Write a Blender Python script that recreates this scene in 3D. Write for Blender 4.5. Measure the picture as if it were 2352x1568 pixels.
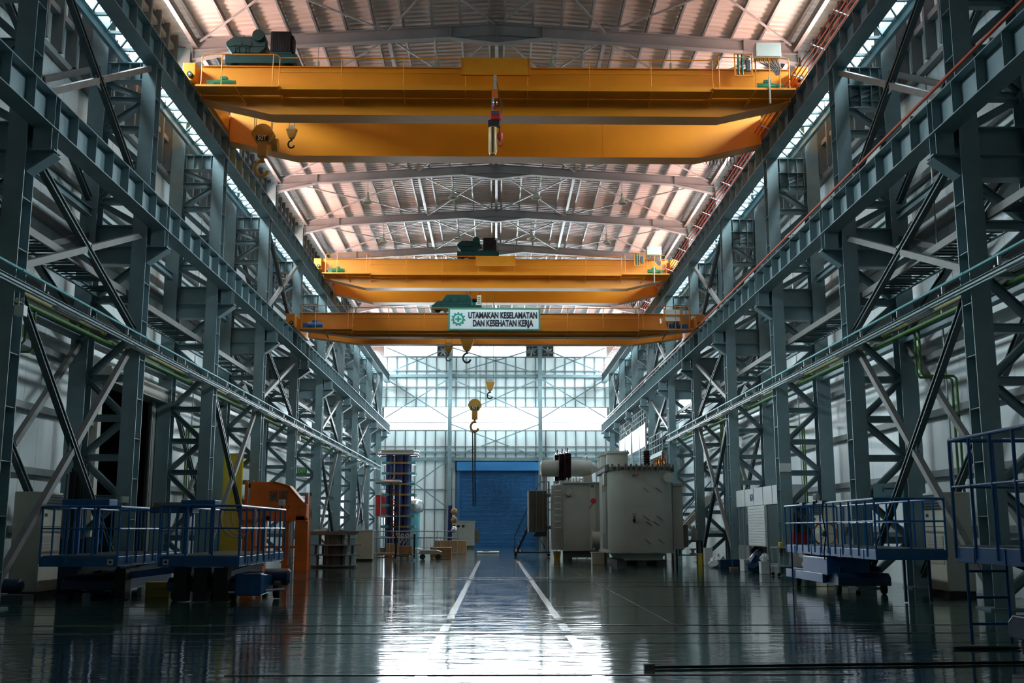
import bpy, bmesh, math, random
from mathutils import Vector, Matrix
for _o in list(bpy.data.objects): bpy.data.objects.remove(_o)
SC = bpy.context.scene
COL = SC.collection
random.seed(7)
PI = math.pi

# ------------------------------------------------------------------ camera
cam = bpy.data.cameras.new('camera'); cam.sensor_width = 36.0; cam.lens = 36.0*2464/2352
cam.clip_end = 500
CAM = bpy.data.objects.new('camera', cam); COL.objects.link(CAM)
CAM.location = (0, 0, 1.6); CAM.rotation_euler = (math.radians(90+9.9217), 0, math.radians(-0.8703))
SC.camera = CAM
SC.view_settings.view_transform = 'Standard'; SC.view_settings.look = 'None'
SC.view_settings.gamma = 1.0; SC.view_settings.use_curve_mapping = False
SC.view_settings.exposure = 0.12
SC.cycles.max_bounces = 6; SC.cycles.diffuse_bounces = 4; SC.cycles.glossy_bounces = 4
SC.cycles.transparent_max_bounces = 8
SC.cycles.sample_clamp_indirect = 6.0

# ------------------------------------------------------------------ world: bright overcast daylight
world = bpy.data.worlds.new('sky'); SC.world = world; world.use_nodes = True
_bg = world.node_tree.nodes['Background']
_bg.inputs[0].default_value = (0.86, 0.93, 1.0, 1); _bg.inputs[1].default_value = 3.0

# ------------------------------------------------------------------ daylight through the windows
def area(name, loc, rot, sx, sy, power, col):
    l = bpy.data.lights.new(name, 'AREA'); l.shape = 'RECTANGLE'; l.size = sx; l.size_y = sy
    l.energy = power; l.color = col
    o = bpy.data.objects.new(name, l); COL.objects.link(o); o.location = loc; o.rotation_euler = rot
    return o
WY0, WY1 = 22.0, 101.2  # clerestory starts here, unseen wall before it kept closed to darken the foreground
_cy = (WY0+WY1)/2; _ly = WY1-WY0
PINK = (1.0, 0.46, 0.34); COOL = (0.80, 0.95, 1.0)
for s in (-1, 1):
    # daylight thrown up by the sunlit red lean-to roof outside the clerestory
    a = area('daylight_bounce', (s*14.0, _cy, 15.9), (0, 0, 0), 1.1, _ly, 12500, PINK)
    d = Vector((-s*0.80, 0, 0.60))
    # build an explicit basis: local -Z = d, local Y = world Y
    zx = -d; yx = Vector((0,1,0)); xx = yx.cross(zx)
    a.rotation_euler = Matrix((xx, yx, zx)).transposed().to_euler()
    # sky outside the clerestory: high and steep, so it reaches the hall downwards
    a = area('daylight_side', (s*15.6, _cy, 20.9), (0, 0, 0), 5.0, _ly, 80000, COOL)
    d = Vector((-s*0.80, 0, -0.60)).normalized(); zx = -d; xx = yx.cross(zx)
    a.rotation_euler = Matrix((xx, yx, zx)).transposed().to_euler()
# sky outside the gable windows
for z0, z1, pw in ((10.6, 13.2, 6200), (17.6, 19.1, 2600)):
    a = area('daylight_gable', (0, 102.4, (z0+z1)/2), (PI/2, 0, 0), 23.0, z1-z0, pw, (0.93, 0.97, 1.0))
    a.rotation_euler = (-PI/2, 0, 0)

a = area('daylight_gable', (-9.2, 102.4, 3.3), (-PI/2, 0, 0), 3.2, 3.0, 750, (0.97, 0.97, 1.0))

# ------------------------------------------------------------------ materials
MATS = {}
def mat(name, rgb, rough=0.5, metal=0.0, var=0.10, scale=3.0, bump=0.0, spec=0.5, coat=0.0, stretch=(1,1,1)):
    m = bpy.data.materials.new(name); m.use_nodes = True; nt = m.node_tree; N = nt.nodes; L = nt.links
    b = N['Principled BSDF']; b.inputs['Roughness'].default_value = rough; b.inputs['Metallic'].default_value = metal
    b.inputs['Specular IOR Level'].default_value = spec; b.inputs['Coat Weight'].default_value = coat
    tc = N.new('ShaderNodeTexCoord'); mp = N.new('ShaderNodeMapping'); mp.inputs['Scale'].default_value = stretch
    L.new(tc.outputs['Object'], mp.inputs['Vector'])
    nz = N.new('ShaderNodeTexNoise'); nz.inputs['Scale'].default_value = scale; nz.inputs['Detail'].default_value = 4
    L.new(mp.outputs[0], nz.inputs['Vector'])
    cr = N.new('ShaderNodeValToRGB'); cr.color_ramp.elements[0].position = 0.3; cr.color_ramp.elements[1].position = 0.7
    cr.color_ramp.elements[0].color = tuple(c*(1-var) for c in rgb)+(1,); cr.color_ramp.elements[1].color = tuple(min(1, c*(1+var)) for c in rgb)+(1,)
    L.new(nz.outputs['Fac'], cr.inputs[0]); L.new(cr.outputs[0], b.inputs['Base Color'])
    if bump:
        bp = N.new('ShaderNodeBump'); bp.inputs['Strength'].default_value = bump; bp.inputs['Distance'].default_value = 0.02
        L.new(nz.outputs['Fac'], bp.inputs['Height']); L.new(bp.outputs[0], b.inputs['Normal'])
    MATS[name] = m
    return m
def emat(name, rgb, e):
    m = mat(name, rgb, 0.4); b = m.node_tree.nodes['Principled BSDF']
    b.inputs['Emission Color'].default_value = tuple(rgb)+(1,); b.inputs['Emission Strength'].default_value = e
    return m
mat('steel', (0.195, 0.285, 0.305), 0.42, var=0.12, scale=1.5)
mat('steel_grey', (0.14, 0.138, 0.132), 0.5, var=0.15, scale=2)
mat('rafter_grey', (0.30, 0.315, 0.32), 0.45, var=0.1, scale=1)
mat('steel_dark', (0.055, 0.085, 0.092), 0.35, var=0.12, scale=2)
mat('galv', (0.45, 0.46, 0.46), 0.38, metal=0.55, var=0.12, scale=4)
mat('alu', (0.72, 0.73, 0.74), 0.22, metal=0.9, var=0.06, scale=4)
mat('roof', (0.70, 0.66, 0.63), 0.42, metal=0.15, var=0.10, scale=0.8, bump=0.15, stretch=(0.25, 6, 1))
mat('panel', (0.72, 0.76, 0.76), 0.35, var=0.05, scale=0.6, bump=0.05)
mat('ribpanel', (0.70, 0.75, 0.75), 0.45, var=0.08, scale=0.8, stretch=(1,1,0.3))
mat('rib', (0.10, 0.11, 0.11), 0.5, var=0.1)
mat('rib_light', (0.20, 0.23, 0.24), 0.5, var=0.1)
mat('girt', (0.22, 0.23, 0.23), 0.5, var=0.1)
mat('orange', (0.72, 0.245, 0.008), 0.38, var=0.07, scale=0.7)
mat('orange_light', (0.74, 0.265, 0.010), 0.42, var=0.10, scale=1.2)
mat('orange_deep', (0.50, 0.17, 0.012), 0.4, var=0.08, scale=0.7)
mat('orange_red', (0.64, 0.13, 0.012), 0.45, var=0.12, scale=1.2)
mat('machine_green', (0.005, 0.050, 0.048), 0.3, var=0.15, scale=3)
mat('motor_green', (0.01, 0.12, 0.05), 0.35, var=0.15)
mat('black', (0.008, 0.008, 0.009), 0.6, var=0.2)
mat('rubber', (0.015, 0.015, 0.016), 0.7, var=0.2)
mat('dark_interior', (0.02, 0.02, 0.021), 0.8, var=0.3)
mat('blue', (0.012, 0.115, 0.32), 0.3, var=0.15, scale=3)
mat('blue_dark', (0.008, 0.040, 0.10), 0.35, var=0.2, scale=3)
mat('door_blue', (0.035, 0.16, 0.36), 0.4, var=0.08, scale=1)
mat('header_blue', (0.04, 0.24, 0.55), 0.4, var=0.06, scale=1)
mat('cream', (0.55, 0.53, 0.42), 0.4, var=0.06)
mat('beige', (0.40, 0.37, 0.31), 0.5, var=0.1)
mat('white', (0.78, 0.80, 0.79), 0.4, var=0.04)
mat('offwhite', (0.62, 0.66, 0.58), 0.4, var=0.05)
mat('tank', (0.38, 0.40, 0.355), 0.42, var=0.08, scale=1.0)
mat('tank_dark', (0.10, 0.10, 0.085), 0.55, var=0.2, scale=2)
mat('bushing', (0.030, 0.014, 0.018), 0.12, var=0.2)
mat('copper', (0.45, 0.17, 0.06), 0.35, metal=0.7, var=0.2)
mat('red', (0.45, 0.02, 0.02), 0.4, var=0.1)
mat('conductor_red', (0.55, 0.07, 0.025), 0.35, var=0.1)
mat('teal_pipe', (0.10, 0.36, 0.38), 0.35, var=0.08)
mat('green_pipe', (0.07, 0.17, 0.035), 0.45, var=0.15)
mat('olive_pipe', (0.22, 0.20, 0.07), 0.5, var=0.15)
mat('yellow', (0.62, 0.48, 0.03), 0.45, var=0.08)
mat('hook_yellow', (0.40, 0.21, 0.035), 0.4, var=0.12)
mat('rope', (0.10, 0.10, 0.10), 0.6, var=0.2)
mat('wood', (0.36, 0.19, 0.08), 0.7, var=0.25, scale=6, stretch=(1,8,1))
mat('cardboard', (0.42, 0.25, 0.12), 0.8, var=0.12)
mat('tower_blue', (0.022, 0.028, 0.13), 0.3, var=0.1)
mat('teal_band', (0.10, 0.34, 0.34), 0.4, var=0.1)
mat('ochre', (0.30, 0.17, 0.03), 0.5, var=0.1)
mat('cyan', (0.16, 0.55, 0.68), 0.35, var=0.06)
mat('sign_green', (0.02, 0.30, 0.20), 0.5, var=0.03)
mat('sign_white', (0.74, 0.84, 0.86), 0.5, var=0.03)
mat('ink', (0.02, 0.02, 0.035), 0.5, var=0.05)
mat('purple_ink', (0.08, 0.06, 0.22), 0.5, var=0.05)
mat('sky_sign', (0.30, 0.52, 0.58), 0.5, var=0.05)
mat('exit_green', (0.03, 0.32, 0.08), 0.4, var=0.05)
mat('exit_white', (0.55, 0.75, 0.45), 0.4, var=0.05)
mat('hose', (0.52, 0.42, 0.33), 0.45, var=0.1)
mat('bag', (0.70, 0.74, 0.76), 0.35, var=0.08)
mat('stackgrey', (0.19, 0.185, 0.165), 0.6, var=0.25, scale=2)
mat('lane', (0.30, 0.26, 0.225), 0.14, var=0.2, scale=5, spec=0.4)
mat('lamp_glass', (0.55, 0.62, 0.52), 0.25, var=0.05)
mat('tinted_glass', (0.10, 0.14, 0.16), 0.05, var=0.1)
mat('pit', (0.03, 0.035, 0.033), 0.15, var=0.2)
mat('steel_rail', (0.30, 0.28, 0.27), 0.25, metal=0.8, var=0.2, scale=5)

def glass():
    m = bpy.data.materials.new('pane_glass'); m.use_nodes = True; nt = m.node_tree; N = nt.nodes; L = nt.links
    N.remove(N['Principled BSDF']); out = N['Material Output']
    t = N.new('ShaderNodeBsdfTransparent'); t.inputs[0].default_value = (0.93, 0.96, 0.97, 1)
    g = N.new('ShaderNodeBsdfGlossy'); g.inputs['Roughness'].default_value = 0.05
    mx = N.new('ShaderNodeMixShader'); mx.inputs[0].default_value = 0.06
    L.new(t.outputs[0], mx.inputs[1]); L.new(g.outputs[0], mx.inputs[2]); L.new(mx.outputs[0], out.inputs[0])
    MATS['glass'] = m
glass()
def gable_sheet():
    m = mat('gable_panel', (0.80, 0.87, 0.87), 0.5, var=0.06, scale=0.8, stretch=(1, 1, 0.3)); nt = m.node_tree; N = nt.nodes; L = nt.links
    b = N['Principled BSDF']; out = N['Material Output']
    t = N.new('ShaderNodeBsdfTranslucent'); t.inputs[0].default_value = (0.85, 0.95, 0.96, 1)
    mx = N.new('ShaderNodeMixShader'); mx.inputs[0].default_value = 0.12  # translucency added so daylight from outside brightens the gable panels
    L.new(b.outputs[0], mx.inputs[1]); L.new(t.outputs[0], mx.inputs[2]); L.new(mx.outputs[0], out.inputs[0])
gable_sheet()
def floor_mat():
    m = bpy.data.materials.new('epoxy_floor'); m.use_nodes = True; nt = m.node_tree; N = nt.nodes; L = nt.links
    b = N['Principled BSDF']
    tc = N.new('ShaderNodeTexCoord')
    n1 = N.new('ShaderNodeTexNoise'); n1.inputs['Scale'].default_value = 0.35; n1.inputs['Detail'].default_value = 5
    L.new(tc.outputs['Object'], n1.inputs['Vector'])
    cr = N.new('ShaderNodeValToRGB'); cr.color_ramp.elements[0].position = 0.3; cr.color_ramp.elements[1].position = 0.72
    cr.color_ramp.elements[0].color = (0.026, 0.068, 0.062, 1); cr.color_ramp.elements[1].color = (0.045, 0.098, 0.090, 1)
    L.new(n1.outputs['Fac'], cr.inputs[0]); L.new(cr.outputs[0], b.inputs['Base Color'])
    n2 = N.new('ShaderNodeTexNoise'); n2.inputs['Scale'].default_value = 1.3; n2.inputs['Detail'].default_value = 6
    L.new(tc.outputs['Object'], n2.inputs['Vector'])
    mr = N.new('ShaderNodeMapRange'); mr.inputs['From Min'].default_value = 0.3; mr.inputs['From Max'].default_value = 0.7
    mr.inputs['To Min'].default_value = 0.05; mr.inputs['To Max'].default_value = 0.11
    L.new(n2.outputs['Fac'], mr.inputs['Value']); L.new(mr.outputs[0], b.inputs['Roughness'])
    mp = N.new('ShaderNodeMapping'); mp.inputs['Scale'].default_value = (0.9, 2.4, 1)
    L.new(tc.outputs['Object'], mp.inputs['Vector'])
    n3 = N.new('ShaderNodeTexNoise'); n3.inputs['Scale'].default_value = 1.5; n3.inputs['Detail'].default_value = 3
    L.new(mp.outputs[0], n3.inputs['Vector'])
    bp = N.new('ShaderNodeBump'); bp.inputs['Strength'].default_value = 0.13; bp.inputs['Distance'].default_value = 0.05
    L.new(n3.outputs['Fac'], bp.inputs['Height']); L.new(bp.outputs[0], b.inputs['Normal'])
    b.inputs['Specular IOR Level'].default_value = 0.4
    MATS['floor'] = m
floor_mat()

# ------------------------------------------------------------------ mesh helpers
class MB:
    def __init__(self, o=(0,0,0)):
        self.v = []; self.f = []; self.o = Vector(o)
    def add(self, vs, fs):
        n = len(self.v); self.v += [tuple(p) for p in vs]; self.f += [tuple(i+n for i in q) for q in fs]; return self
    def box(self, x0, x1, y0, y1, z0, z1):
        return self.add([(x0,y0,z0),(x1,y0,z0),(x1,y1,z0),(x0,y1,z0),(x0,y0,z1),(x1,y0,z1),(x1,y1,z1),(x0,y1,z1)],
                        [(0,3,2,1),(4,5,6,7),(0,1,5,4),(1,2,6,5),(2,3,7,6),(3,0,4,7)])
    def cbox(self, c, sx, sy, sz):
        return self.box(c[0]-sx/2, c[0]+sx/2, c[1]-sy/2, c[1]+sy/2, c[2]-sz/2, c[2]+sz/2)
    def frame(self, p, q, up=(0,0,1)):
        p = Vector(p); q = Vector(q); d = (q-p).normalized(); u = Vector(up)
        if abs(d.dot(u)) > 0.98: u = Vector((0,1,0))
        s = d.cross(u).normalized(); u = s.cross(d).normalized()
        return p, q, d, s, u
    def beam(self, p, q, w, h, up=(0,0,1), ou=0.0, os=0.0):
        p, q, d, s, u = self.frame(p, q, up)
        vs = []
        for e in (p, q):
            for a, b in ((-1,-1),(1,-1),(1,1),(-1,1)):
                vs.append(e + s*(a*w/2+os) + u*(b*h/2+ou))
        return self.add(vs, [(0,3,2,1),(4,5,6,7),(0,1,5,4),(1,2,6,5),(2,3,7,6),(3,0,4,7)])
    def ibeam(self, p, q, w, h, tf=0.02, tw=0.015, up=(0,0,1)):
        self.beam(p, q, w, tf, up, ou=h/2-tf/2); self.beam(p, q, w, tf, up, ou=-h/2+tf/2)
        return self.beam(p, q, tw, h-2*tf, up)
    def channel(self, p, q, w, h, t=0.015, up=(0,0,1), side=1):
        self.beam(p, q, w, t, up, ou=h/2-t/2); self.beam(p, q, w, t, up, ou=-h/2+t/2)
        return self.beam(p, q, t, h-2*t, up, os=side*(w/2-t/2))
    def tube(self, p, q, r, n=10, r2=None, caps=True):
        p, q, d, s, u = self.frame(p, q); r2 = r if r2 is None else r2
        vs = []
        for e, rr in ((p, r), (q, r2)):
            for i in range(n):
                a = 2*PI*i/n; vs.append(e + s*(math.cos(a)*rr) + u*(math.sin(a)*rr))
        fs = [(i, (i+1)%n, n+(i+1)%n, n+i) for i in range(n)]
        if caps: fs += [tuple(range(n-1,-1,-1)), tuple(range(n, 2*n))]
        return self.add(vs, fs)
    def path(self, pts, r, n=8):
        pts = [Vector(p) for p in pts]; rings = []; m = len(pts)
        prev = None
        for i, p in enumerate(pts):
            d = ((pts[min(i+1,m-1)]-pts[max(i-1,0)])).normalized()
            if prev is None:
                u = Vector((0,0,1)) if abs(d.z) < 0.9 else Vector((1,0,0))
                s = d.cross(u).normalized()
            else:
                s = (prev - d*prev.dot(d)).normalized()
            prev = s; u = s.cross(d).normalized()
            rings.append([p + s*(math.cos(2*PI*k/n)*r) + u*(math.sin(2*PI*k/n)*r) for k in range(n)])
        vs = [v for rg in rings for v in rg]; fs = []
        for i in range(m-1):
            for k in range(n): fs.append((i*n+k, i*n+(k+1)%n, (i+1)*n+(k+1)%n, (i+1)*n+k))
        fs += [tuple(range(n-1,-1,-1)), tuple(range((m-1)*n, m*n))]
        return self.add(vs, fs)
    def lathe(self, prof, c=(0,0,0), axis='z', n=20):
        c = Vector(c); vs = []; m = len(prof)
        for r, h in prof:
            for i in range(n):
                a = 2*PI*i/n; x, y = r*math.cos(a), r*math.sin(a)
                vs.append(c + (Vector((x,y,h)) if axis=='z' else Vector((h,x,y)) if axis=='x' else Vector((x,h,y))))
        fs = [(j*n+i, j*n+(i+1)%n, (j+1)*n+(i+1)%n, (j+1)*n+i) for j in range(m-1) for i in range(n)]
        fs += [tuple(range(n-1,-1,-1)), tuple(range((m-1)*n, m*n))]
        return self.add(vs, fs)
    def prism(self, poly, a0, a1, axis='y'):
        n = len(poly)
        def P(u, v, a): return (u,a,v) if axis=='y' else (a,u,v) if axis=='x' else (u,v,a)
        vs = [P(u,v,a0) for u,v in poly] + [P(u,v,a1) for u,v in poly]
        fs = [tuple(range(n-1,-1,-1)), tuple(range(n,2*n))] + [(i,(i+1)%n,n+(i+1)%n,n+i) for i in range(n)]
        return self.add(vs, fs)
    def torus(self, c, R, r, axis='z', n=24, k=10, a0=0.0, a1=2*PI):
        c = Vector(c); full = abs(a1-a0-2*PI) < 1e-6; m = n if full else n+1; vs = []
        for i in range(m):
            a = a0+(a1-a0)*i/n
            for j in range(k):
                b = 2*PI*j/k; rr = R+r*math.cos(b); h = r*math.sin(b)
                x, y = rr*math.cos(a), rr*math.sin(a)
                vs.append(c + (Vector((x,y,h)) if axis=='z' else Vector((h,x,y)) if axis=='x' else Vector((x,h,y))))
        fs = []
        for i in range(n if full else n):
            i2 = (i+1)%m
            for j in range(k): fs.append((i*k+j, i*k+(j+1)%k, i2*k+(j+1)%k, i2*k+j))
        return self.add(vs, fs)
    def sphere(self, c, r, n=14, m=9, sz=1.0):
        prof = [(max(1e-4, r*math.sin(PI*i/m)), -r*math.cos(PI*i/m)*sz) for i in range(m+1)]
        return self.lathe(prof, c, 'z', n)
    def mesh(self, name, material, smooth=False):
        me = bpy.data.meshes.new(name); o = self.o
        me.from_pydata([(a-o.x, b-o.y, c-o.z) for a,b,c in self.v], [], self.f)
        bm = bmesh.new(); bm.from_mesh(me); bmesh.ops.recalc_face_normals(bm, faces=bm.faces); bm.to_mesh(me); bm.free()
        me.materials.append(MATS[material] if isinstance(material, str) else material)
        if smooth:
            for p in me.polygons: p.use_smooth = True
            try: me.set_sharp_from_angle(angle=math.radians(40))
            except Exception: pass
        me.update(); return me
    def build(self, name, material, parent=None, smooth=False, loc=(0,0,0), bevel=0.0):
        o = bpy.data.objects.new(name, self.mesh(name, material, smooth)); COL.objects.link(o)
        o.location = loc
        if parent is not None: o.parent = parent
        if bevel:
            md = o.modifiers.new('bevel', 'BEVEL'); md.width = bevel; md.segments = 2; md.limit_method = 'ANGLE'
        return o
def inst(name, me, parent=None, loc=(0,0,0), rot=(0,0,0), scale=(1,1,1)):
    o = bpy.data.objects.new(name, me); COL.objects.link(o); o.location = loc; o.rotation_euler = rot; o.scale = scale
    if parent is not None: o.parent = parent
    return o
def tag(o, label, cat=None, group=None, kind=None):
    o['label'] = label
    if cat: o['category'] = cat
    if group: o['group'] = group
    if kind: o['kind'] = kind
    return o
def thing(name, label, cat, loc=(0,0,0), rz=0.0, group=None):
    o = bpy.data.objects.new(name, None); COL.objects.link(o); o.location = loc; o.rotation_euler = (0,0,rz)
    o.empty_display_size = 0.2
    return tag(o, label, cat, group)
def dup(root, loc, label, rz=None):
    r = root.copy(); COL.objects.link(r); r.location = loc; r['label'] = label
    if rz is not None: r.rotation_euler = (0,0,rz)
    for ch in list(root.children):
        c = ch.copy(); COL.objects.link(c); c.parent = r
        for g in list(ch.children):
            d = g.copy(); COL.objects.link(d); d.parent = c
    return r
def struct(name, label, mb=None, material=None, loc=(0,0,0), **k):
    if mb is None:
        o = bpy.data.objects.new(name, None); COL.objects.link(o); o.location = loc
    else: o = mb.build(name, material, loc=loc, **k)
    return tag(o, label, kind='structure')
def text(name, s, size, parent, material, loc, rot, sx=1.0, bold=0.0, align='CENTER', depth=0.004, width=None):
    cu = bpy.data.curves.new(name, 'FONT'); cu.body = s; cu.size = size; cu.align_x = align; cu.align_y = 'CENTER'
    cu.offset = bold; cu.extrude = depth
    t = bpy.data.objects.new(name, cu); COL.objects.link(t)
    bpy.context.view_layer.update()
    me = bpy.data.meshes.new_from_object(t.evaluated_get(bpy.context.evaluated_depsgraph_get()))
    bpy.data.objects.remove(t); me.materials.clear(); me.materials.append(MATS[material])
    if width:
        xs = [v.co.x for v in me.vertices]; sx = width/(max(xs)-min(xs))
    return inst(name, me, parent, loc, rot, (sx, 1, 1))
ORD = ['nearest', 'second', 'third', 'fourth', 'fifth', 'sixth', 'seventh', 'eighth', 'ninth', 'tenth', 'eleventh', 'twelfth']
SIDE = {-1: 'left', 1: 'right'}
# ================================================================== STRUCTURE
YA, YB = -6.0, 101.5          # hall from behind the camera to the gable wall
XW = 12.30                    # inner face of side walls
def rz(x): return 20.55 - 0.063*abs(x)     # top of rafters

# ---- floor
fl = MB(); fl.box(-16, 16, YA-0.5, YB+0.5, -0.3, 0.0)
floor = struct('floor', 'glossy dark green epoxy floor of the hall', fl, 'floor')
def lane(x, y0, y1): return MB().box(x-0.07, x+0.07, y0, y1, 0.0, 0.003).build('lane_line', 'lane', floor)
for x in (-0.82, 1.14):
    for y0, y1 in ((11.2, 13.6), (14.6, 16.9), (17.6, 19.0), (20.0, 35.0), (35.8, 56.0)): lane(x, y0, y1)
for y, x0, x1, m in ((12.4, -3, 4, 'steel_rail'), (17.23, -12, 12, 'steel_rail'), (18.68, -12, 12, 'steel_rail'), (23.1, -12, 12, 'pit'),
                  (35.3, -6.5, 4.2, 'steel_rail'), (36.6, -6.5, 3.4, 'steel_rail'), (31.0, 3.0, 10, 'steel_rail'), (33.4, -7, 9, 'pit'), (27.0, -9.5, -1, 'pit'),
                  (15.8, -12, 12, 'pit'), (21.0, -12, 1, 'pit'), (46.0, -4, 4, 'pit'), (56.0, -4, 3, 'pit')):
    MB().box(x0, x1, y-0.022, y+0.022, 0.0, 0.003 if m == 'pit' else 0.008).build('floor_rail', m, floor)
for x in (3.05,):
    MB().box(x-0.006, x+0.006, 16, 60, 0.0, 0.002).build('floor_joint', 'lane', floor)

# ---- roof: corrugated sheets on purlins
def roof_side(s):
    mb = MB(); y = YA-1; pitch = 0.34; vs = []; n = int((YB+1.5-(YA-1))/pitch)
    xs = [0.0, 12.75]
    prof = [(0.0, 0.0), (0.14, 0.0), (0.18, 0.045), (0.30, 0.045)]
    pts = []
    for i in range(n):
        for dy, dz in prof: pts.append((y+i*pitch+dy, dz))
    for x in xs:
        for yy, dz in pts: vs.append((s*x, yy, rz(x)+0.205+dz))
    m = len(pts)
    fs = [(i, i+1, m+i+1, m+i) for i in range(m-1)]
    mb.add(vs, fs); return mb
ceiling = struct('ceiling', 'silver corrugated roof sheets on closely spaced purlins')
for s in (-1, 1): roof_side(s).build('roof_sheet', 'roof', ceiling)
PX = [0.32 + 1.08*k for k in range(11)]
for s in (-1, 1):
    for k, x in enumerate(PX):
        z = rz(x)
        mb = MB(); w = 0.07
        mb.box(s*x-0.006, s*x+0.006, YA, YB, z, z+0.2)
        mb.box(min(s*x, s*x-s*w), max(s*x, s*x-s*w), YA, YB, z, z+0.008)
        mb.box(min(s*x, s*x-s*w), max(s*x, s*x-s*w), YA, YB, z+0.192, z+0.2)
        mb.build('purlin', 'galv', ceiling)
for x in (-4.15, 0.0, 4.15):
    z = rz(x)-0.12
    for k in range(2, 10):
        y = 22+8*k
        MB().channel((x, y+0.5, z), (x, y+8, z), 0.14, 0.2, 0.012).build('roof_strut', 'galv', ceiling)
for s in (-1, 1):
    MB().channel((s*11.35, YA, 19.62), (s*11.35, YB, 19.62), 0.16, 0.28, 0.012, side=s).build('eave_strut', 'galv', ceiling)
    MB().box(min(s*12.2, s*12.75), max(s*12.2, s*12.75), YA, YB, 19.84, 20.02).build('eave_closure', 'galv', ceiling)

# ---- side walls: smooth liner panels below, ribbed cladding and a clerestory above
ZW0, ZW1 = 16.85, 18.65
DOOR = (32.6, 38.6, 6.05)
RWIN = (67.0, 72.0, 8.9, 10.2)
def side_wall(s):
    w = struct('wall_'+SIDE[s], 'white panelled %s side wall behind the steel columns' % SIDE[s])
    def bx(y0, y1, z0, z1, x0=XW+0.07, x1=XW+0.12): return MB().box(min(s*x0, s*x1), max(s*x0, s*x1), y0, y1, z0, z1)
    op = [(DOOR[0], DOOR[1], 0.0, DOOR[2])] if s < 0 else [RWIN]
    skin = []; y_ = YA
    for q in op:
        skin += [(y_, q[0], 0, 14.5), (q[0], q[1], q[3], 14.5)] + ([(q[0], q[1], 0, q[2])] if q[2] > 0 else []); y_ = q[1]
    skin += [(y_, YB+0.2, 0, 14.5)]
    skin += [(YA, YB+0.2, 14.5, ZW0), (YA, WY0, ZW0, ZW1), (YA, YB+0.2, ZW1, 20.1)]
    mb = MB()
    for q in skin:
        y0, y1, z0, z1 = q; x0, x1 = XW+0.07, XW+0.12
        mb.box(min(s*x0, s*x1), max(s*x0, s*x1), y0, y1, z0, z1)
    mb.build('wall_skin', 'girt', w)
    # liner panels, one metre wide, with recessed joints
    cut = {}
    def pmesh(z0, z1):
        k = (round(z0, 3), round(z1, 3))
        if k not in cut: cut[k] = MB().box(-0.03, 0.03, 0.006, 0.994, z0, z1).mesh('panel', 'panel')
        return cut[k]
    for i in range(int(YA), 102):
        if i+1 > YB+0.5: continue
        segs = [(0.0, 14.48)]
        for q in op:
            if i+1 > q[0]+0.3 and i < q[1]-0.3: segs = ([(0.0, q[2])] if q[2] > 0 else []) + [(q[3], 14.48)]
        for z0, z1 in segs: inst('panel', pmesh(z0, z1), w, (s*(XW+0.035), i, 0.0))
    # ribbed cladding
    rp = MB().box(-0.02, 0.02, 0.0, 0.99, 14.52, ZW0).mesh('clad_panel', 'ribpanel')
    rp2 = MB().box(-0.02, 0.02, 0.0, 0.99, ZW1, 20.0).mesh('clad_panel', 'ribpanel')
    r1 = MB().box(-0.16, 0.16, -0.06, 0.06, 14.55, ZW0).mesh('rib', 'rib')
    r2 = MB().box(-0.16, 0.16, -0.06, 0.06, ZW1, 19.9).mesh('rib', 'rib')
    for i in range(14, 102):
        if i+0.99 <= YB+0.4:
            inst('clad_panel', rp, w, (s*(XW+0.04), i, 0)); inst('clad_panel', rp2, w, (s*(XW+0.04), i, 0))
        inst('rib', r1, w, (s*(XW-0.14), i, 0)); inst('rib', r2, w, (s*(XW-0.14), i, 0))
    # horizontal girts
    for z in (1.6, 3.1, 4.75, 6.35, 8.0, 9.85, 11.5, 13.2, 14.48, 15.75, ZW0-0.04, ZW1+0.05, 19.4):
        segs = [(YA, YB)]
        if s < 0 and z < DOOR[2]+0.2: segs = [(YA, DOOR[0]), (DOOR[1], YB)]
        if s > 0 and RWIN[2]-0.05 < z < RWIN[3]+0.05: segs = [(YA, RWIN[0]), (RWIN[1], YB)]
        for y0, y1 in segs:
            MB().box(min(s*(XW-0.2), s*(XW-0.02)), max(s*(XW-0.2), s*(XW-0.02)), y0, y1, z-0.09, z+0.09).build('girt', 'girt', w)
    return w
wall_l = side_wall(-1); wall_r = side_wall(1)
NWIN = 0
def window(label, x0, x1, y0, y1, z0, z1, bars_u, bars_z, axis):
    """axis 'x': pane lies in a plane of constant x"""
    global NWIN; NWIN += 1
    w = struct('window_%d' % NWIN, label, loc=((x0+x1)/2, (y0+y1)/2, z0))
    o = w.location
    t = 0.035
    if axis == 'x':
        xc = (x0+x1)/2
        MB(o).box(xc-0.008, xc+0.008, y0+0.03, y1-0.03, z0+0.03, z1-0.03).build('pane', 'glass', w)
        f = MB(o); f.box(x0, x1, y0, y1, z0, z0+0.06); f.box(x0, x1, y0, y1, z1-0.06, z1); f.box(x0, x1, y0, y0+0.06, z0, z1); f.box(x0, x1, y1-0.06, y1, z0, z1)
        f.build('window_frame', 'galv', w)
        for y in bars_u: MB(o).box(x0, x1, y-t, y+t, z0, z1).build('mullion', 'galv', w)
    else:
        yc = (y0+y1)/2
        MB(o).box(x0+0.03, x1-0.03, yc-0.008, yc+0.008, z0+0.03, z1-0.03).build('pane', 'glass', w)
        f = MB(o); f.box(x0, x1, y0, y1, z0, z0+0.06); f.box(x0, x1, y0, y1, z1-0.06, z1); f.box(x0, x0+0.06, y0, y1, z0, z1); f.box(x1-0.06, x1, y0, y1, z0, z1)
        f.build('window_frame', 'galv', w)
        for z in bars_z: MB(o).box(x0, x1, y0-0.04, y1, z-t, z+t).build('transom', 'galv', w)
    return w
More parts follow.
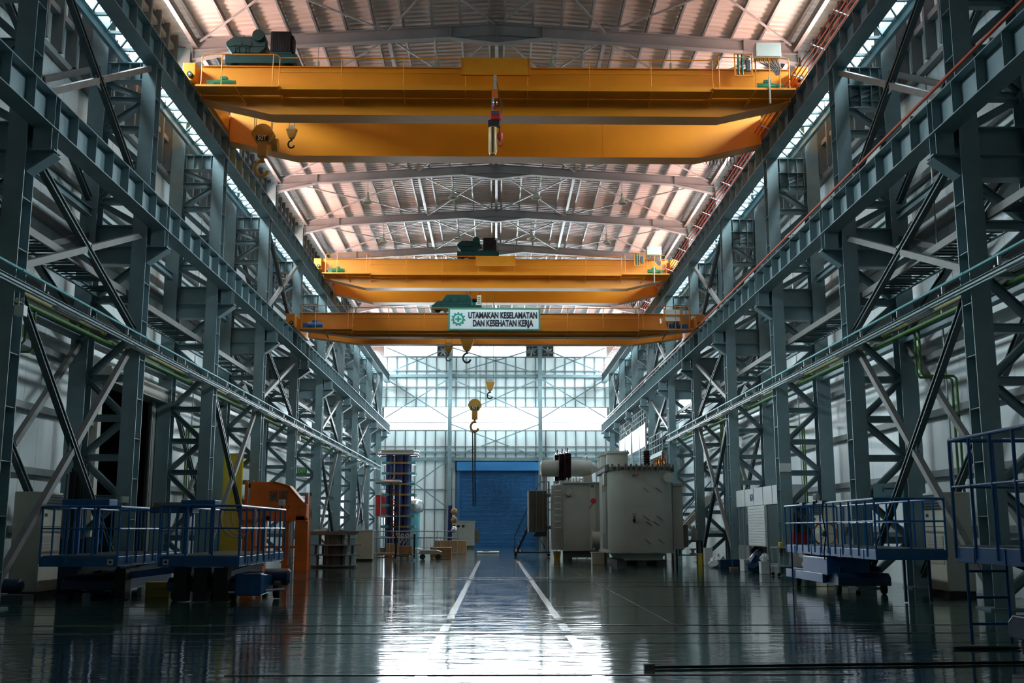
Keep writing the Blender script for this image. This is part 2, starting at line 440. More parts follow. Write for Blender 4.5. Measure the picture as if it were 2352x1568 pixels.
for s in (-1, 1):
    for k in range(10):
        y0 = 22.0+8*k; y1 = min(y0+8, 101.4)
        window('clerestory window strip high on the %s wall, %s bay from the camera' % (SIDE[s], ORD[k]),
               min(s*(XW+0.02), s*(XW+0.10)), max(s*(XW+0.02), s*(XW+0.10)), y0, y1, ZW0, ZW1, [(y0+y1)/2], [], 'x')

window('small bright window in the right wall behind the fifth and sixth columns', XW, XW+0.1, RWIN[0], RWIN[1], RWIN[2], RWIN[3], [68.7, 70.3], [], 'x')
# ---- gable wall at the far end
wb = struct('wall_back', 'ribbed white gable wall at the far end with window bands')
GZ = [(0.0, 10.78), (12.98, 17.82), (18.88, 20.9)]
mb = MB()
mb.box(-4.9, -3.3, 101.56, 101.62, 0, 8.1); mb.box(3.7, 5.1, 101.56, 101.62, 0, 8.1); mb.box(-3.9, 4.3, 101.56, 101.62, 6.9, 8.1)
mb.box(-12.45, -10.62, 101.56, 101.62, 10.78, 12.98); mb.box(10.62, 12.45, 101.56, 101.62, 10.78, 12.98)
for x0, x1 in ((-12.45, -10.7), (10.62, 12.45), (-5.55, -4.1), (2.95, 5.55)): mb.box(x0, x1, 101.56, 101.62, 17.82, 18.88)
mb.build('wall_skin', 'girt', wb)
PWID = 24.6/26
for i in range(26):
    x0 = -12.3+PWID*i
    for z0, z1 in GZ:
        za = z0
        if z0 == 0 and x0+PWID > -3.7 and x0 < 4.05: za = 7.95
        zt = min(z1, rz(x0+PWID/2)+0.15)
        if z0 == 0 and -10.5 < x0 < -8.0:
            MB().box(x0+0.006, x0+PWID-0.006, 101.5, 101.55, 0, 2.0).build('panel', 'gable_panel', wb); za = 4.75
        MB().box(x0+0.006, x0+PWID-0.006, 101.5, 101.55, za, zt).build('panel', 'gable_panel', wb)
for i in range(27):
    x0 = -12.3+PWID*i
    for z0, z1 in GZ:
        za = z0
        if z0 == 0 and -3.9 < x0 < 4.2: za = 7.95
        if z0 == 0 and -10.3 < x0 < -8.0: za = 4.75
        MB().box(x0-0.05, x0+0.05, 101.40, 101.5, za, min(z1, rz(x0)+0.1)).build('rib', 'rib_light', wb)
for z, h, d in ((16.45, 0.10, 0.16), (15.96, 0.26, 0.3), (14.9, 0.1, 0.16), (13.9, 0.06, 0.12), (17.8, 0.12, 0.16), (12.98, 0.08, 0.12), (9.25, 0.1, 0.16), (8.72, 0.16, 0.3), (8.08, 0.3, 0.3), (5.25, 0.12, 0.16), (3.4, 0.12, 0.16), (10.76, 0.08, 0.12), (18.92, 0.1, 0.14)):
    segs = [(-12.2, 12.2)] if z > 8 else [(-12.2, -3.9), (4.2, 12.2)]
    if z == 3.4: segs = [(-12.2, -10.4), (-7.55, -3.9), (4.2, 12.2)]
    for a, b in segs: MB().box(a, b, 101.36-d, 101.38, z-h/2, z+h/2).build('girt', 'steel' if h > 0.15 else 'girt', wb)
for x in (-4.32, 4.2):
    MB().ibeam((x, 100.95, 0), (x, 100.95, 20.2), 0.36, 0.36, 0.03, 0.02, up=(0,1,0)).build('gable_post', 'steel', wb)
def gbr(p, q): MB().beam((p[0], 100.75, p[1]), (q[0], 100.75, q[1]), 0.10, 0.10).build('gable_brace', 'steel', wb)
for x0, x1 in ((-10.4, -4.5), (-4.15, 4.05), (4.35, 10.4)):
    gbr((x0, 18.6), (x1, 16.1)); gbr((x0, 16.1), (x1, 18.6))
    gbr((x0, 15.6), (x1, 11.9)); gbr((x0, 11.9), (x1, 15.6))
gbr((-4.15, 11.3), (4.05, 8.2)); gbr((-4.15, 8.2), (4.05, 11.3)); gbr((-10.4, 7.9), (-4.5, 3.6)); gbr((-10.4, 3.6), (-4.5, 7.9)); gbr((4.35, 7.9), (10.4, 3.6)); gbr((4.35, 3.6), (10.4, 7.9))
for i, (x0, x1) in enumerate(((-10.62, -4.36), (-4.28, 4.16), (4.24, 10.62))):
    window('wide glowing window in the main band of the gable wall, %s from the left' % ['first', 'second', 'third'][i], x0, x1, 101.52, 101.6, 10.8, 12.96, [], [11.52], 'y')
for i, (x0, x1) in enumerate(((-10.68, -5.58), (-4.08, 2.92), (5.58, 10.6))):
    window('high narrow window near the gable top, %s from the left' % ['first', 'second', 'third'][i], x0, x1, 101.52, 101.6, 17.84, 18.86, [], [], 'y')
window('low bright window in the gable wall behind the blue tower', -10.4, -7.58, 101.5, 101.58, 2.0, 4.75, [], [3.4], 'y')
# exhaust fans between the high windows
for i, x in enumerate((-5.05, 3.45, 4.98)):
    f = thing('wall_fan', 'square exhaust fan high in the gable wall, %s from the left' % ['first', 'second', 'third'][i], 'fan', (x, 101.4, 17.84), group='exhaust fans in the gable wall')
    mb = MB(); mb.box(-0.55, 0.55, -0.12, 0.1, 0, 0.05); mb.box(-0.55, 0.55, -0.12, 0.1, 1.0, 1.05); mb.box(-0.55, -0.5, -0.12, 0.1, 0, 1.05); mb.box(0.5, 0.55, -0.12, 0.1, 0, 1.05)
    mb.build('fan_frame', 'steel', f)
    MB().box(-0.5, 0.5, 0.1, 0.14, 0.05, 1.0).build('backing', 'steel_dark', f)
    mb = MB(); mb.lathe([(0.09, -0.06), (0.09, 0.06)], (0, 0, 0.52), 'y', 12)
    mb.build('hub', 'galv', f)
    for k in range(6):
        a = k*PI/3+0.3*i
        MB().beam((0.08*math.cos(a), 0, 0.52+0.08*math.sin(a)), (0.44*math.cos(a), 0.0, 0.52+0.44*math.sin(a)), 0.03, 0.15, up=(math.sin(a)*0.9, 0.5, -math.cos(a)*0.9)).build('blade', 'galv', f)
# roller door
d1 = struct('door_1', 'large blue roller shutter door in the gable wall', loc=(0.19, 101.3, 0)); o = d1.location
mb = MB(o); vs = []; n = 60; z0, z1 = 0.05, 7.05
prof = []
for i in range(n):
    h = (z1-z0)/n; zb = z0+i*h
    prof += [(101.46, zb), (101.42, zb+h*0.3), (101.42, zb+h*0.7), (101.46, zb+h*0.98)]
m = len(prof)
for x in (-3.35, 3.72): vs += [(x, y, z) for y, z in prof]
mb.add(vs, [(i, i+1, m+i+1, m+i) for i in range(m-1)]); mb.build('shutter_curtain', 'door_blue', d1)
MB(o).box(-3.65, 4.03, 100.85, 101.48, 7.0, 7.8).build('shutter_box', 'header_blue', d1)
MB(o).box(3.0, 4.03, 100.80, 100.85, 7.02, 7.78).build('motor_cover', 'header_blue', d1)
for x in (-3.5, 3.87): MB(o).box(x-0.15, x+0.15, 101.3, 101.5, 0, 7.0).build('guide_rail', 'door_blue', d1)
MB(o).box(-3.35, 3.72, 101.38, 101.48, 0.0, 0.16).build('bottom_bar', 'blue', d1)
MB().tube((-4.05, 101.1, 0.5), (-4.05, 101.1, 7.2), 0.07).build('down_pipe', 'galv', wb)

# ---- wall behind the camera
struct('wall_front', 'plain wall behind the camera', MB().box(-12.45, 12.45, YA-0.1, YA, 0, 20.9), 'girt')

# ---- dark doorway in the left wall
dr = struct('door_2', 'tall open doorway in the left wall with dark room behind', loc=(-12.4, 35.6, 0)); o = dr.location
mb = MB(o); y0, y1, zt = DOOR
mb.box(-17.0, -16.9, y0-1, y1+1, 0, zt+0.5); mb.box(-17, -12.42, y0-1.1, y0-1, 0, zt+0.5); mb.box(-17, -12.42, y1+1, y1+1.1, 0, zt+0.5); mb.box(-17, -12.42, y0-1, y1+1, zt+0.5, zt+0.6); mb.box(-17, -12.42, y0-1, y1+1, -0.05, -0.01)
mb.build('dark_room', 'dark_interior', dr)
for y in (y0, y1): MB(o).box(-12.45, -12.0, y-0.14, y+0.14, 0, zt+0.3).build('door_jamb', 'beige', dr)
MB(o).box(-12.3, -11.62, y0-0.3, y1+0.5, zt-0.05, zt+0.42).build('shutter_box', 'beige', dr)
MB(o).box(-12.15, -12.02, y1-0.75, y1-0.2, 0, zt).build('door_leaf', 'beige', dr)
for k in range(2): MB(o).tube((-12.0, y1-0.9-0.16*k, 0), (-12.0, y1-0.9-0.16*k, zt), 0.03).build('guide_pipe', 'galv', dr)
# ================================================================== STEELWORK
XI, XO = 10.25, 11.75           # centre lines of inner and outer legs
COLY = [22.0+8*k for k in range(10)]
LV = [1.30, 2.44, 3.57, 4.67, 5.80, 7.00, 8.05]     # lattice levels below the crane corbel
LV2 = [11.0, 12.1, 13.2, 14.1]
def leg(mb, xc, w, y0, y1, z0, z1, tf=0.03, tw=0.02):
    mb.box(xc-w/2, xc+w/2, y0, y0+tf, z0, z1); mb.box(xc-w/2, xc+w/2, y1-tf, y1, z0, z1); mb.box(xc-tw/2, xc+tw/2, y0+tf, y1-tf, z0, z1); return mb
def column(s):
    t = thing('lattice_column', '', 'column', (s*XI, COLY[0], 0), group='steel columns on the %s side' % SIDE[s])
    def X(u): return s*u
    leg(MB(), 0, 0.42, 0, 0.5, 0.04, 15.17).build('inner_leg', 'steel', t)
    leg(MB(), X(1.5), 0.48, 0, 0.5, 0.04, 19.42).build('outer_leg', 'steel', t)
    for u in (0, 1.5): MB().box(X(u)-0.34, X(u)+0.34, -0.1, 0.6, 0, 0.04).build('base_plate', 'steel', t)
    st = MB().box(-0.195, 0.0, 0.03, 0.47, -0.008, 0.008).mesh('stiffener', 'steel')
    for z in [0.75+1.115*i for i in range(13)]:
        inst('stiffener', st, t, (0 if s > 0 else 0.195, 0, z))
    a, b = X(0.21), X(1.26)
    for z in LV+LV2:
        MB().ibeam((a, 0.25, z), (b, 0.25, z), 0.2, 0.19, 0.018, 0.014).build('strut', 'steel', t)
    # zigzag diagonals
    zz = [0.25]+LV+[9.05]; inner = True      # starts at inner leg at the foot
    seq = []
    state = 1    # 1: from inner (low) to outer (high)
    for i in range(len(zz)-1):
        seq.append((zz[i], zz[i+1], (i % 2 == 0)))
    for z0, z1, io in seq:
        p = (a, z0+0.08) if io else (b, z0+0.08); q = (b, z1-0.08) if io else (a, z1-0.08)
        MB().ibeam((p[0], 0.25, p[1]), (q[0], 0.25, q[1]), 0.18, 0.17, 0.016, 0.014).build('diagonal', 'steel', t)
    zz = [10.26]+LV2+[14.68]
    for i in range(len(zz)-1):
        z0, z1 = zz[i]+0.08, zz[i+1]-0.08; io = i % 2 == 0
        p = (a, z0) if io else (b, z0); q = (b, z1) if io else (a, z1)
        MB().ibeam((p[0], 0.25, p[1]), (q[0], 0.25, q[1]), 0.18, 0.17, 0.016, 0.014).build('diagonal', 'steel', t)
    # deep crane beam between the legs
    mb = MB(); x0, x1 = min(a, b), max(a, b)
    mb.box(x0, x1, 0.24, 0.26, 9.11, 10.22)
    for z in (9.1, 9.61, 10.23): mb.box(x0, x1, 0.06, 0.44, z-0.014, z+0.014)
    mb.build('cross_girder', 'steel', t)
    # corbel carrying the lower runway girder
    mb = MB(); c0, c1 = X(-0.21), X(-0.78)
    mb.box(min(c0, c1), max(c0, c1), 0.06, 0.44, 9.59, 9.62)
    mb.prism([(c0, 9.59), (c1, 9.59), (c1, 9.52), (c0, 9.12)], 0.24, 0.26, 'y')
    mb.beam((c1, 0.25, 9.53), (c0, 0.25, 9.13), 0.38, 0.025)
    mb.build('corbel', 'steel', t)
    mb = MB(); xm = X(-0.50); mb.box(xm-0.012, xm+0.012, 0.08, 0.42, 9.62, 10.10); mb.box(xm-0.2, xm+0.2, 0.08, 0.10, 9.62, 10.10); mb.box(xm-0.2, xm+0.2, 0.40, 0.42, 9.62, 10.10)
    mb.build('bearing_stool', 'steel', t)
    # head beam under the upper runway girder
    mb = MB(); zb = 14.69 if s < 0 else 13.95
    mb.box(x0, x1, 0.24, 0.26, zb, 15.22)
    for z in ([14.69, 15.22] if s < 0 else [13.95, 14.66, 15.22]): mb.box(x0, x1, 0.06, 0.44, z-0.013, z+0.013)
    for u in (0.3, 0.62, 0.94, 1.2): mb.box(X(u)-0.008, X(u)+0.008, 0.08, 0.42, zb, 15.22)
    mb.build('head_girder', 'steel', t)
    mb = MB(); mb.box(-0.26, 0.26, -0.02, 0.52, 15.17, 15.2); mb.build('cap_plate', 'steel', t)
    # outer head: bracket to the eaves
    mb = MB(); xo = X(1.5); mb.prism([(xo-s*0.24, 19.4), (xo-s*0.24, 18.9), (xo-s*0.85, 19.4)], 0.22, 0.28, 'y'); mb.build('eave_bracket', 'steel', t)
    return t
for s in (-1, 1):
    base = column(s)
    for k, y in enumerate(COLY):
        lab = 'blue-grey lattice steel column on the %s side, %s from the camera' % (SIDE[s], ORD[k])
        if k == 0: base['label'] = lab
        else: dup(base, (s*XI, y, 0), lab)

# ---- runway girders with stiffeners and rails
def runway(s, name, label, xc, z0, z1, w, y0, y1, rail):
    t = thing('runway_girder', label, 'girder', (s*xc, y0, z0), group='crane runway girders'); o = t.location
    x = s*xc
    MB(o).box(x-0.008, x+0.008, y0, y1, z0+0.025, z1-0.025).build('web', 'steel', t)
    MB(o).box(x-w/2, x+w/2, y0, y1, z0, z0+0.025).build('bottom_flange', 'steel', t)
    MB(o).box(x-w/2, x+w/2, y0, y1, z1-0.025, z1).build('top_flange', 'steel', t)
    mb = MB(o); mb.box(x-0.055, x+0.055, y0, y1, z1, z1+0.02); mb.box(x-0.015, x+0.015, y0, y1, z1+0.02, z1+0.07); mb.box(x-0.035, x+0.035, y0, y1, z1+0.07, z1+0.11)
    mb.build('rail', rail, t)
    st = MB().box(-w/2+0.01, w/2-0.01, -0.008, 0.008, z0+0.025-o.z, z1-0.025-o.z).mesh('stiffener', 'steel')
    ys = []
    for k in range(-1, 10):
        yc = 22.25+8*k
        ys += [yc-0.12, yc+0.12] + [yc+8/7*i for i in range(1, 7)]
    for y in ys:
        if y0 < y < y1: inst('stiffener', st, t, (0, y-o.y, 0))
    return t
for s in (-1, 1):
    runway(s, '', 'lower crane runway girder running along the %s columns' % SIDE[s], 9.75, 10.12, 10.87, 0.46, 14, 97.5, 'galv')
    runway(s, '', 'upper crane runway girder on top of the %s columns' % SIDE[s], 10.22, 15.2, 15.97, 0.48, 14, 100.6, 'galv')

# ---- horizontal surge truss beside each upper girder
for s in (-1, 1):
    t = thing('surge_truss', 'horizontal lacing truss beside the upper %s runway girder' % SIDE[s], 'truss', (s*10.9, 14, 15.6)); o = t.location
    MB(o).channel((s*11.28, 14, 15.62), (s*11.28, 100.5, 15.62), 0.12, 0.34, 0.014, side=s).build('outer_chord', 'steel', t)
    for k in range(0, 76):
        y = 14.3+k*8/7
        if y > 100: break
        MB(o).beam((s*10.55, y, 15.72), (s*11.24, y, 15.72), 0.09, 0.09).build('post', 'steel', t)
        MB(o).beam((s*10.55, y+0.06, 15.76), (s*11.24, y+8/7-0.06, 15.76), 0.05, 0.06).build('lacing', 'steel', t)

# ---- cross bracing between columns
def xbrace(s, x, y, za, zb, label):
    t = thing('cross_brace', label, 'brace', (s*x, y+0.5, za), group='diagonal cross braces between columns'); o = t.location
    ya, yb = y+0.52, y+7.98
    ym = (ya+yb)/2; zm = (za+zb)/2
    a = MB(o); a.ibeam((s*x, ya, zb), (s*x, yb, za), 0.15, 0.17, 0.03, 0.06); a.build('dark_brace', 'steel_dark', t)
    d = Vector((0, yb-ya, zb-za)).normalized(); c = Vector((s*x, ym, zm))
    for p, q in (((s*x, ya, za), c-d*0.14), (c+d*0.14, (s*x, yb, zb))):
        MB(o).channel(p, q, 0.14, 0.16, 0.03, side=-s).build('grey_brace', 'steel_grey', t)
    MB(o).cbox((s*x, ym, zm), 0.025, 0.5, 0.4).build('gusset', 'steel', t)
    return t
TIERS = {'lower': (0.35, 6.75), 'middle': (7.15, 9.9), 'upper': (11.0, 15.0)}
for s in (-1, 1):
    bays = {'lower': [22, 38 if s < 0 else 46, 62, 78], 'middle': [22, 46, 62, 78], 'upper': [22, 46, 62, 86]}
    for tier, (za, zb) in TIERS.items():
        for i, y in enumerate(bays[tier]):
            xbrace(s, XI, y, za, zb, '%s tier X brace between inner column legs on the %s, %s one' % (tier, SIDE[s], ORD[i]))
            if i < 2: xbrace(s, XO, y, za, zb, '%s tier X brace between outer column legs on the %s, %s one' % (tier, SIDE[s], ORD[i]))
    # longitudinal struts tying the columns
    for j, (x, z) in enumerate(((XO, 6.95), (XO, 10.6))):
        t = thing('tie_beam', 'longitudinal tie beam at %s height along outer %s column legs' % (['low', 'middle'][j], SIDE[s]), 'beam', (s*x, 14, z)); o = t.location
        for k in range(-1, 10):
            y = 22+8*k; MB(o).ibeam((s*x, y+0.5, z), (s*x, y+8, z), 0.2, 0.24, 0.018, 0.014).build('tie_segment', 'steel', t)

# ---- roof frames
for i, y in enumerate([38+8*k for k in range(8)]):
    t = thing('roof_frame', 'shallow pitched rafter frame under the roof, %s visible from the camera' % ORD[i], 'rafter', (0, y, 19.4), group='roof rafter frames'); o = t.location
    for s in (-1, 1):
        # tapered I rafter
        h0, h1 = 0.46, 0.46
        x0, x1 = 0.0, 11.45
        zt0, zt1 = rz(x0), rz(x1)
        mb = MB(o); w = 0.30
        mb.add([(s*x0, y+0.24, zt0), (s*x1, y+0.24, zt1), (s*x1, y+0.24, zt1-h1), (s*x0, y+0.24, zt0-h0), (s*x0, y+0.26, zt0), (s*x1, y+0.26, zt1), (s*x1, y+0.26, zt1-h1), (s*x0, y+0.26, zt0-h0)],
               [(0,1,2,3), (7,6,5,4), (0,4,5,1), (3,2,6,7)])
        mb.beam((s*x0, y+0.25, zt0-0.012), (s*x1, y+0.25, zt1-0.012), w, 0.024); mb.beam((s*x0, y+0.25, zt0-h0+0.012), (s*x1, y+0.25, zt1-h1+0.012), w, 0.024)
        mb.build('rafter', 'rafter_grey', t)
        # knee haunch
        za = rz(11.45)-0.46; zb = rz(9.4)-0.46
        mb = MB(o); mb.prism([(s*9.4, zb), (s*11.48, za), (s*11.48, za-0.36)], y+0.235, y+0.265, 'y'); mb.beam((s*9.4, y+0.25, zb), (s*11.48, y+0.25, za-0.36), 0.3, 0.024); mb.build('knee_haunch', 'rafter_grey', t)
        for x in (9.4, 11.46): MB(o).box(s*x-0.01, s*x+0.01, y+0.1, y+0.4, rz(x)-0.46-(0.36 if x > 10 else 0), rz(x)).build('end_plate', 'rafter_grey', t)
        # ridge haunch
        zr = rz(1.75)-0.46
        mb = MB(o); mb.prism([(0, rz(0)-0.46), (s*1.75, zr), (0, rz(0)-0.78)], y+0.235, y+0.265, 'y'); mb.beam((s*1.75, y+0.25, zr), (0, y+0.25, rz(0)-0.78), 0.3, 0.024); mb.build('ridge_haunch', 'rafter_grey', t)
        MB(o).box(s*1.75-0.01, s*1.75+0.01, y+0.1, y+0.4, rz(1.75)-0.46, rz(1.75)).build('web_stiffener', 'rafter_grey', t)
    MB(o).box(-0.015, 0.015, y+0.08, y+0.42, rz(0)-0.78, rz(0)).build('ridge_plate', 'rafter_grey', t)

# ---- diagonal rods under the roof
for i, y in enumerate([30, 38, 46, 54, 62, 70]):
    t = thing('roof_bracing', 'crossed tie rods under the roof sheets, %s bay from the camera' % ORD[i], 'tie rods', (0, y, 19.6), group='roof tie rods'); o = t.location
    for s in (-1, 1):
        for xa, xb in ((11.1, 4.2), (4.1, 0.1)):
            MB(o).beam((s*xa, y+0.5, rz(xa)-0.2), (s*xb, y+7.8, rz(xb)-0.2), 0.06, 0.06).build('rod', 'galv', t)
            MB(o).beam((s*xb, y+0.5, rz(xb)-0.26), (s*xa, y+7.8, rz(xa)-0.26), 0.06, 0.06).build('rod', 'galv', t)

# ---- high bay pendant lamps
def pendant():
    t = thing('pendant_lamp', '', 'lamp', (0, 0, 0), group='high bay lamps under the roof')
    MB().tube((0, 0, 0.55), (0, 0, 1.25), 0.012, 6).build('hanger', 'galv', t)
    MB().lathe([(0.05, 0.58), (0.06, 0.5), (0.055, 0.32), (0.09, 0.30)], n=14).build('ballast', 'lamp_glass', t, True)
    MB().lathe([(0.06, 0.32), (0.10, 0.22), (0.24, 0.05), (0.26, 0.0), (0.24, 0.0), (0.09, 0.2)], n=18).build('reflector', 'lamp_glass', t, True)
    MB().sphere((0, 0, 0.12), 0.07, 10, 7).build('bulb', 'white', t, True)
    return t
pl = None
for i, y in enumerate((38.25, 54.25, 62.25, 70.25)):
    for j, x in enumerate((-6.75, -2.27, 2.1, 6.62)):
        lab = 'high bay pendant lamp, %s row of lamps, %s from the left' % (ORD[i], ['first', 'second', 'third', 'fourth'][j])
        loc = (x, y, rz(x)-0.46-1.22)
        if pl is None: pl = pendant(); pl.location = loc; pl['label'] = lab
        else: dup(pl, loc, lab)

# ---- catwalks between the column legs
for s in (-1, 1):
    t = thing('catwalk', 'narrow steel catwalk between the column legs on the %s side' % SIDE[s], 'walkway', (s*11.0, 14, 8.2)); o = t.location
    tread = MB().box(-0.38, 0.38, 0, 0.6, 0, 0.01).mesh('tread_plate', 'steel_dark')
    bar = MB().box(-0.40, 0.40, -0.012, 0.012, -0.04, 0.0).mesh('grating_bar', 'steel_dark')
    for k in range(-1, 10):
        y = 22+8*k
        for x in (10.56, 11.42):
            MB(o).channel((s*x, y+0.02, 8.24), (s*x, min(y+7.98, 101.0), 8.24), 0.07, 0.18, 0.012, side=s if x > 11 else -s).build('edge_channel', 'steel_grey' if x < 11 else 'steel', t)
        if k < 2:
            for i in range(26):
                if s < 0 and k < 1 and i % 9 in (3, 4): continue
                inst('grating_bar', bar, t, (s*10.99-o.x, y+0.3+0.29*i-o.y, 8.2-o.z))
        for i in range(7 if k < 9 else 6): inst('tread_plate', tread, t, (s*11.0-o.x, y+0.5+i*1.1-o.y, 8.225-o.z))

# ---- pipe and cable racks along the inner column faces
for s in (-1, 1):
    def run(name, lab, x, z, r, m, y0, y1):
        t = thing(name, lab, 'pipe', (s*x, y0, z)); o = t.location
        n = 0; y = y0
        while y < y1-0.1:
            e = min(y+8, y1); MB(o).tube((s*x, y+0.01, z), (s*x, e-0.01, z), r, 10).build('pipe_length', m, t, True)
            MB(o).tube((s*x, y-0.05, z), (s*x, y+0.05, z), r*1.35, 10).build('coupling', m, t, True); y = e
        return t
    yend = 93 if s < 0 else 62
    run('air_pipe', 'slim teal pipe on the rack along the %s columns' % SIDE[s], 9.90, 6.93, 0.035, 'teal_pipe', 14, yend)
    run('water_pipe', 'green water pipe running behind the %s columns' % SIDE[s], 10.85, 6.72, 0.055, 'green_pipe', 14, yend)
    run('gas_pipe', 'olive gas pipe running behind the %s columns' % SIDE[s], 11.10, 7.05, 0.06, 'olive_pipe', 14, yend)
    if s < 0: run('gas_pipe', 'second olive pipe beside the wall on the left rack', 11.32, 7.12, 0.05, 'olive_pipe', 14, yend)
    t = thing('cable_tray', 'grey two-rail lighting tray along the %s columns' % SIDE[s], 'cable tray', (s*9.9, 14, 6.6)); o = t.location
    for x in (9.84, 9.99):
        MB(o).channel((s*x, 14, 6.62), (s*x, yend, 6.62), 0.05, 0.09, 0.01, side=s).build('tray_rail', 'steel', t)
    y = 15.0
    while y < yend:
        MB(o).box(min(s*9.80, s*10.03), max(s*9.80, s*10.03), y-0.04, y+0.04, 6.67, 6.72).build('tray_clamp', 'steel_dark', t)
        MB(o).box(min(s*9.88, s*9.95), max(s*9.88, s*9.95), y-0.02, y+0.02, 6.72, 6.93).build('pipe_hanger', 'galv', t); y += 2.7
    fx = None
    for i in range(int((yend-18)/5.3)):
        y = 18.5+5.3*i
        lab = 'strip light under the %s cable tray, %s from the camera' % (SIDE[s], ORD[i] if i < 12 else '%dth' % (i+1))
        if fx is None:
            fx = thing('strip_light', lab, 'light', (s*9.915, y, 6.5), group='strip lights under the cable trays')
            MB().prism([(-0.09, 0.0), (0.09, 0.0), (0.04, 0.07), (-0.04, 0.07)], 0, 1.5, 'y').build('reflector', 'alu', fx)
            for dx in (-0.04, 0.04): MB().tube((dx, 0.05, -0.012), (dx, 1.45, -0.012), 0.013, 8).build('lamp_tube', 'white', fx, True)
            for dy in (0.2, 1.3): MB().box(-0.01, 0.01, dy-0.01, dy+0.01, 0.07, 0.12).build('hanger', 'galv', fx)
        else: dup(fx, (s*9.915, y, 6.5), lab)
# emergency twin-spot units on the left columns
for i, y in enumerate((22.0, 54.0, 78.0)):
    t = thing('emergency_light', 'small twin-spot emergency light on a left column, %s from the camera' % ORD[i], 'light', (-9.92, y+0.1, 6.2), group='emergency lights on the left columns')
    MB().box(-0.1, 0.1, -0.09, 0.09, -0.22, 0.0).build('battery_box', 'white', t)
    for dx in (-0.06, 0.06): MB().lathe([(0.02, 0.0), (0.055, -0.06), (0.05, -0.065)], (dx, -0.02, 0.1), 'y', 12).build('spot_head', 'alu', t, True)
    MB().path([(-0.09, 0.08, 0), (-0.09, 0.08, 0.3), (-0.2, 0.1, 0.34)], 0.012, 6).build('conduit', 'galv', t)
# green drop pipes
for s, y in ((-1, 41.5), (-1, 24.6), (1, 27.3), (1, 41.2), (1, 52.0)):
    t = thing('drop_pipe', 'pair of thin green pipes dropping down the %s wall near %d m' % (SIDE[s], y), 'pipe', (s*11.9, y, 0))
    t['label'] = {(-1, 41.5): 'pair of green drop pipes beside the left doorway', (-1, 24.6): 'short green pipe loop under the left rack by nearest column', (1, 27.3): 'pair of green drop pipes near the second right column',
                  (1, 41.2): 'pair of green drop pipes by the third right column', (1, 52.0): 'pair of green drop pipes by the fifth right column'}[(s, y)]
    if (s, y) == (-1, 24.6):
        for dy, dz in ((0, 0.0), (0.45, -0.12)):
            MB().path([(1.0, dy, 6.72), (1.0, dy, 5.9+dz), (0.95, dy, 5.83+dz), (0.0, dy, 5.83+dz)], 0.035, 8).build('pipe_bend', 'green_pipe', t, True)
    else:
        for dy in (0, 0.28):
            MB().path([(-s*0.9, dy, 6.7), (-s*0.9, dy, 5.6), (-s*0.84, dy, 5.5), (-s*0.06, dy, 5.5), (0, dy, 5.44), (0, dy, 0.3)], 0.035, 8).build('pipe_run', 'green_pipe', t, True)
        MB().tube((0, 0.6, 0.3), (0, 0.6, 14.0), 0.025, 8).build('rain_pipe', 'galv', t, True)

# ---- conductor bars along the right runway
t = thing('conductor_line', 'four red conductor bars beside the upper right runway girder', 'conductor', (9.85, 14, 16.05)); o = t.location
for j in range(4):
    MB(o).box(9.98-0.11*j-0.012, 9.98-0.11*j+0.012, 14, 100, 16.02+0.05*j, 16.06+0.05*j).build('conductor_bar', 'conductor_red', t)
y = 15.2
while y < 100:
    MB(o).beam((10.10, y, 15.99), (9.60, y, 16.2), 0.05, 0.03).build('bracket', 'white', t); y += 2.2
LOWBAR = MB().box(9.47, 9.53, 14, 97, 10.98, 11.03).build('conductor_bar', 'conductor_red')
lowbar = LOWBAR; tag(lowbar, 'single dark red conductor bar along the lower right runway girder', 'conductor')
y = 15.3; bm_ = MB().box(-0.012, 0.10, -0.02, 0.02, -0.09, -0.02).mesh('bracket', 'galv')
while y < 97:
    inst('bracket', bm_, lowbar, (9.53, y, 10.98)); y += 2.0
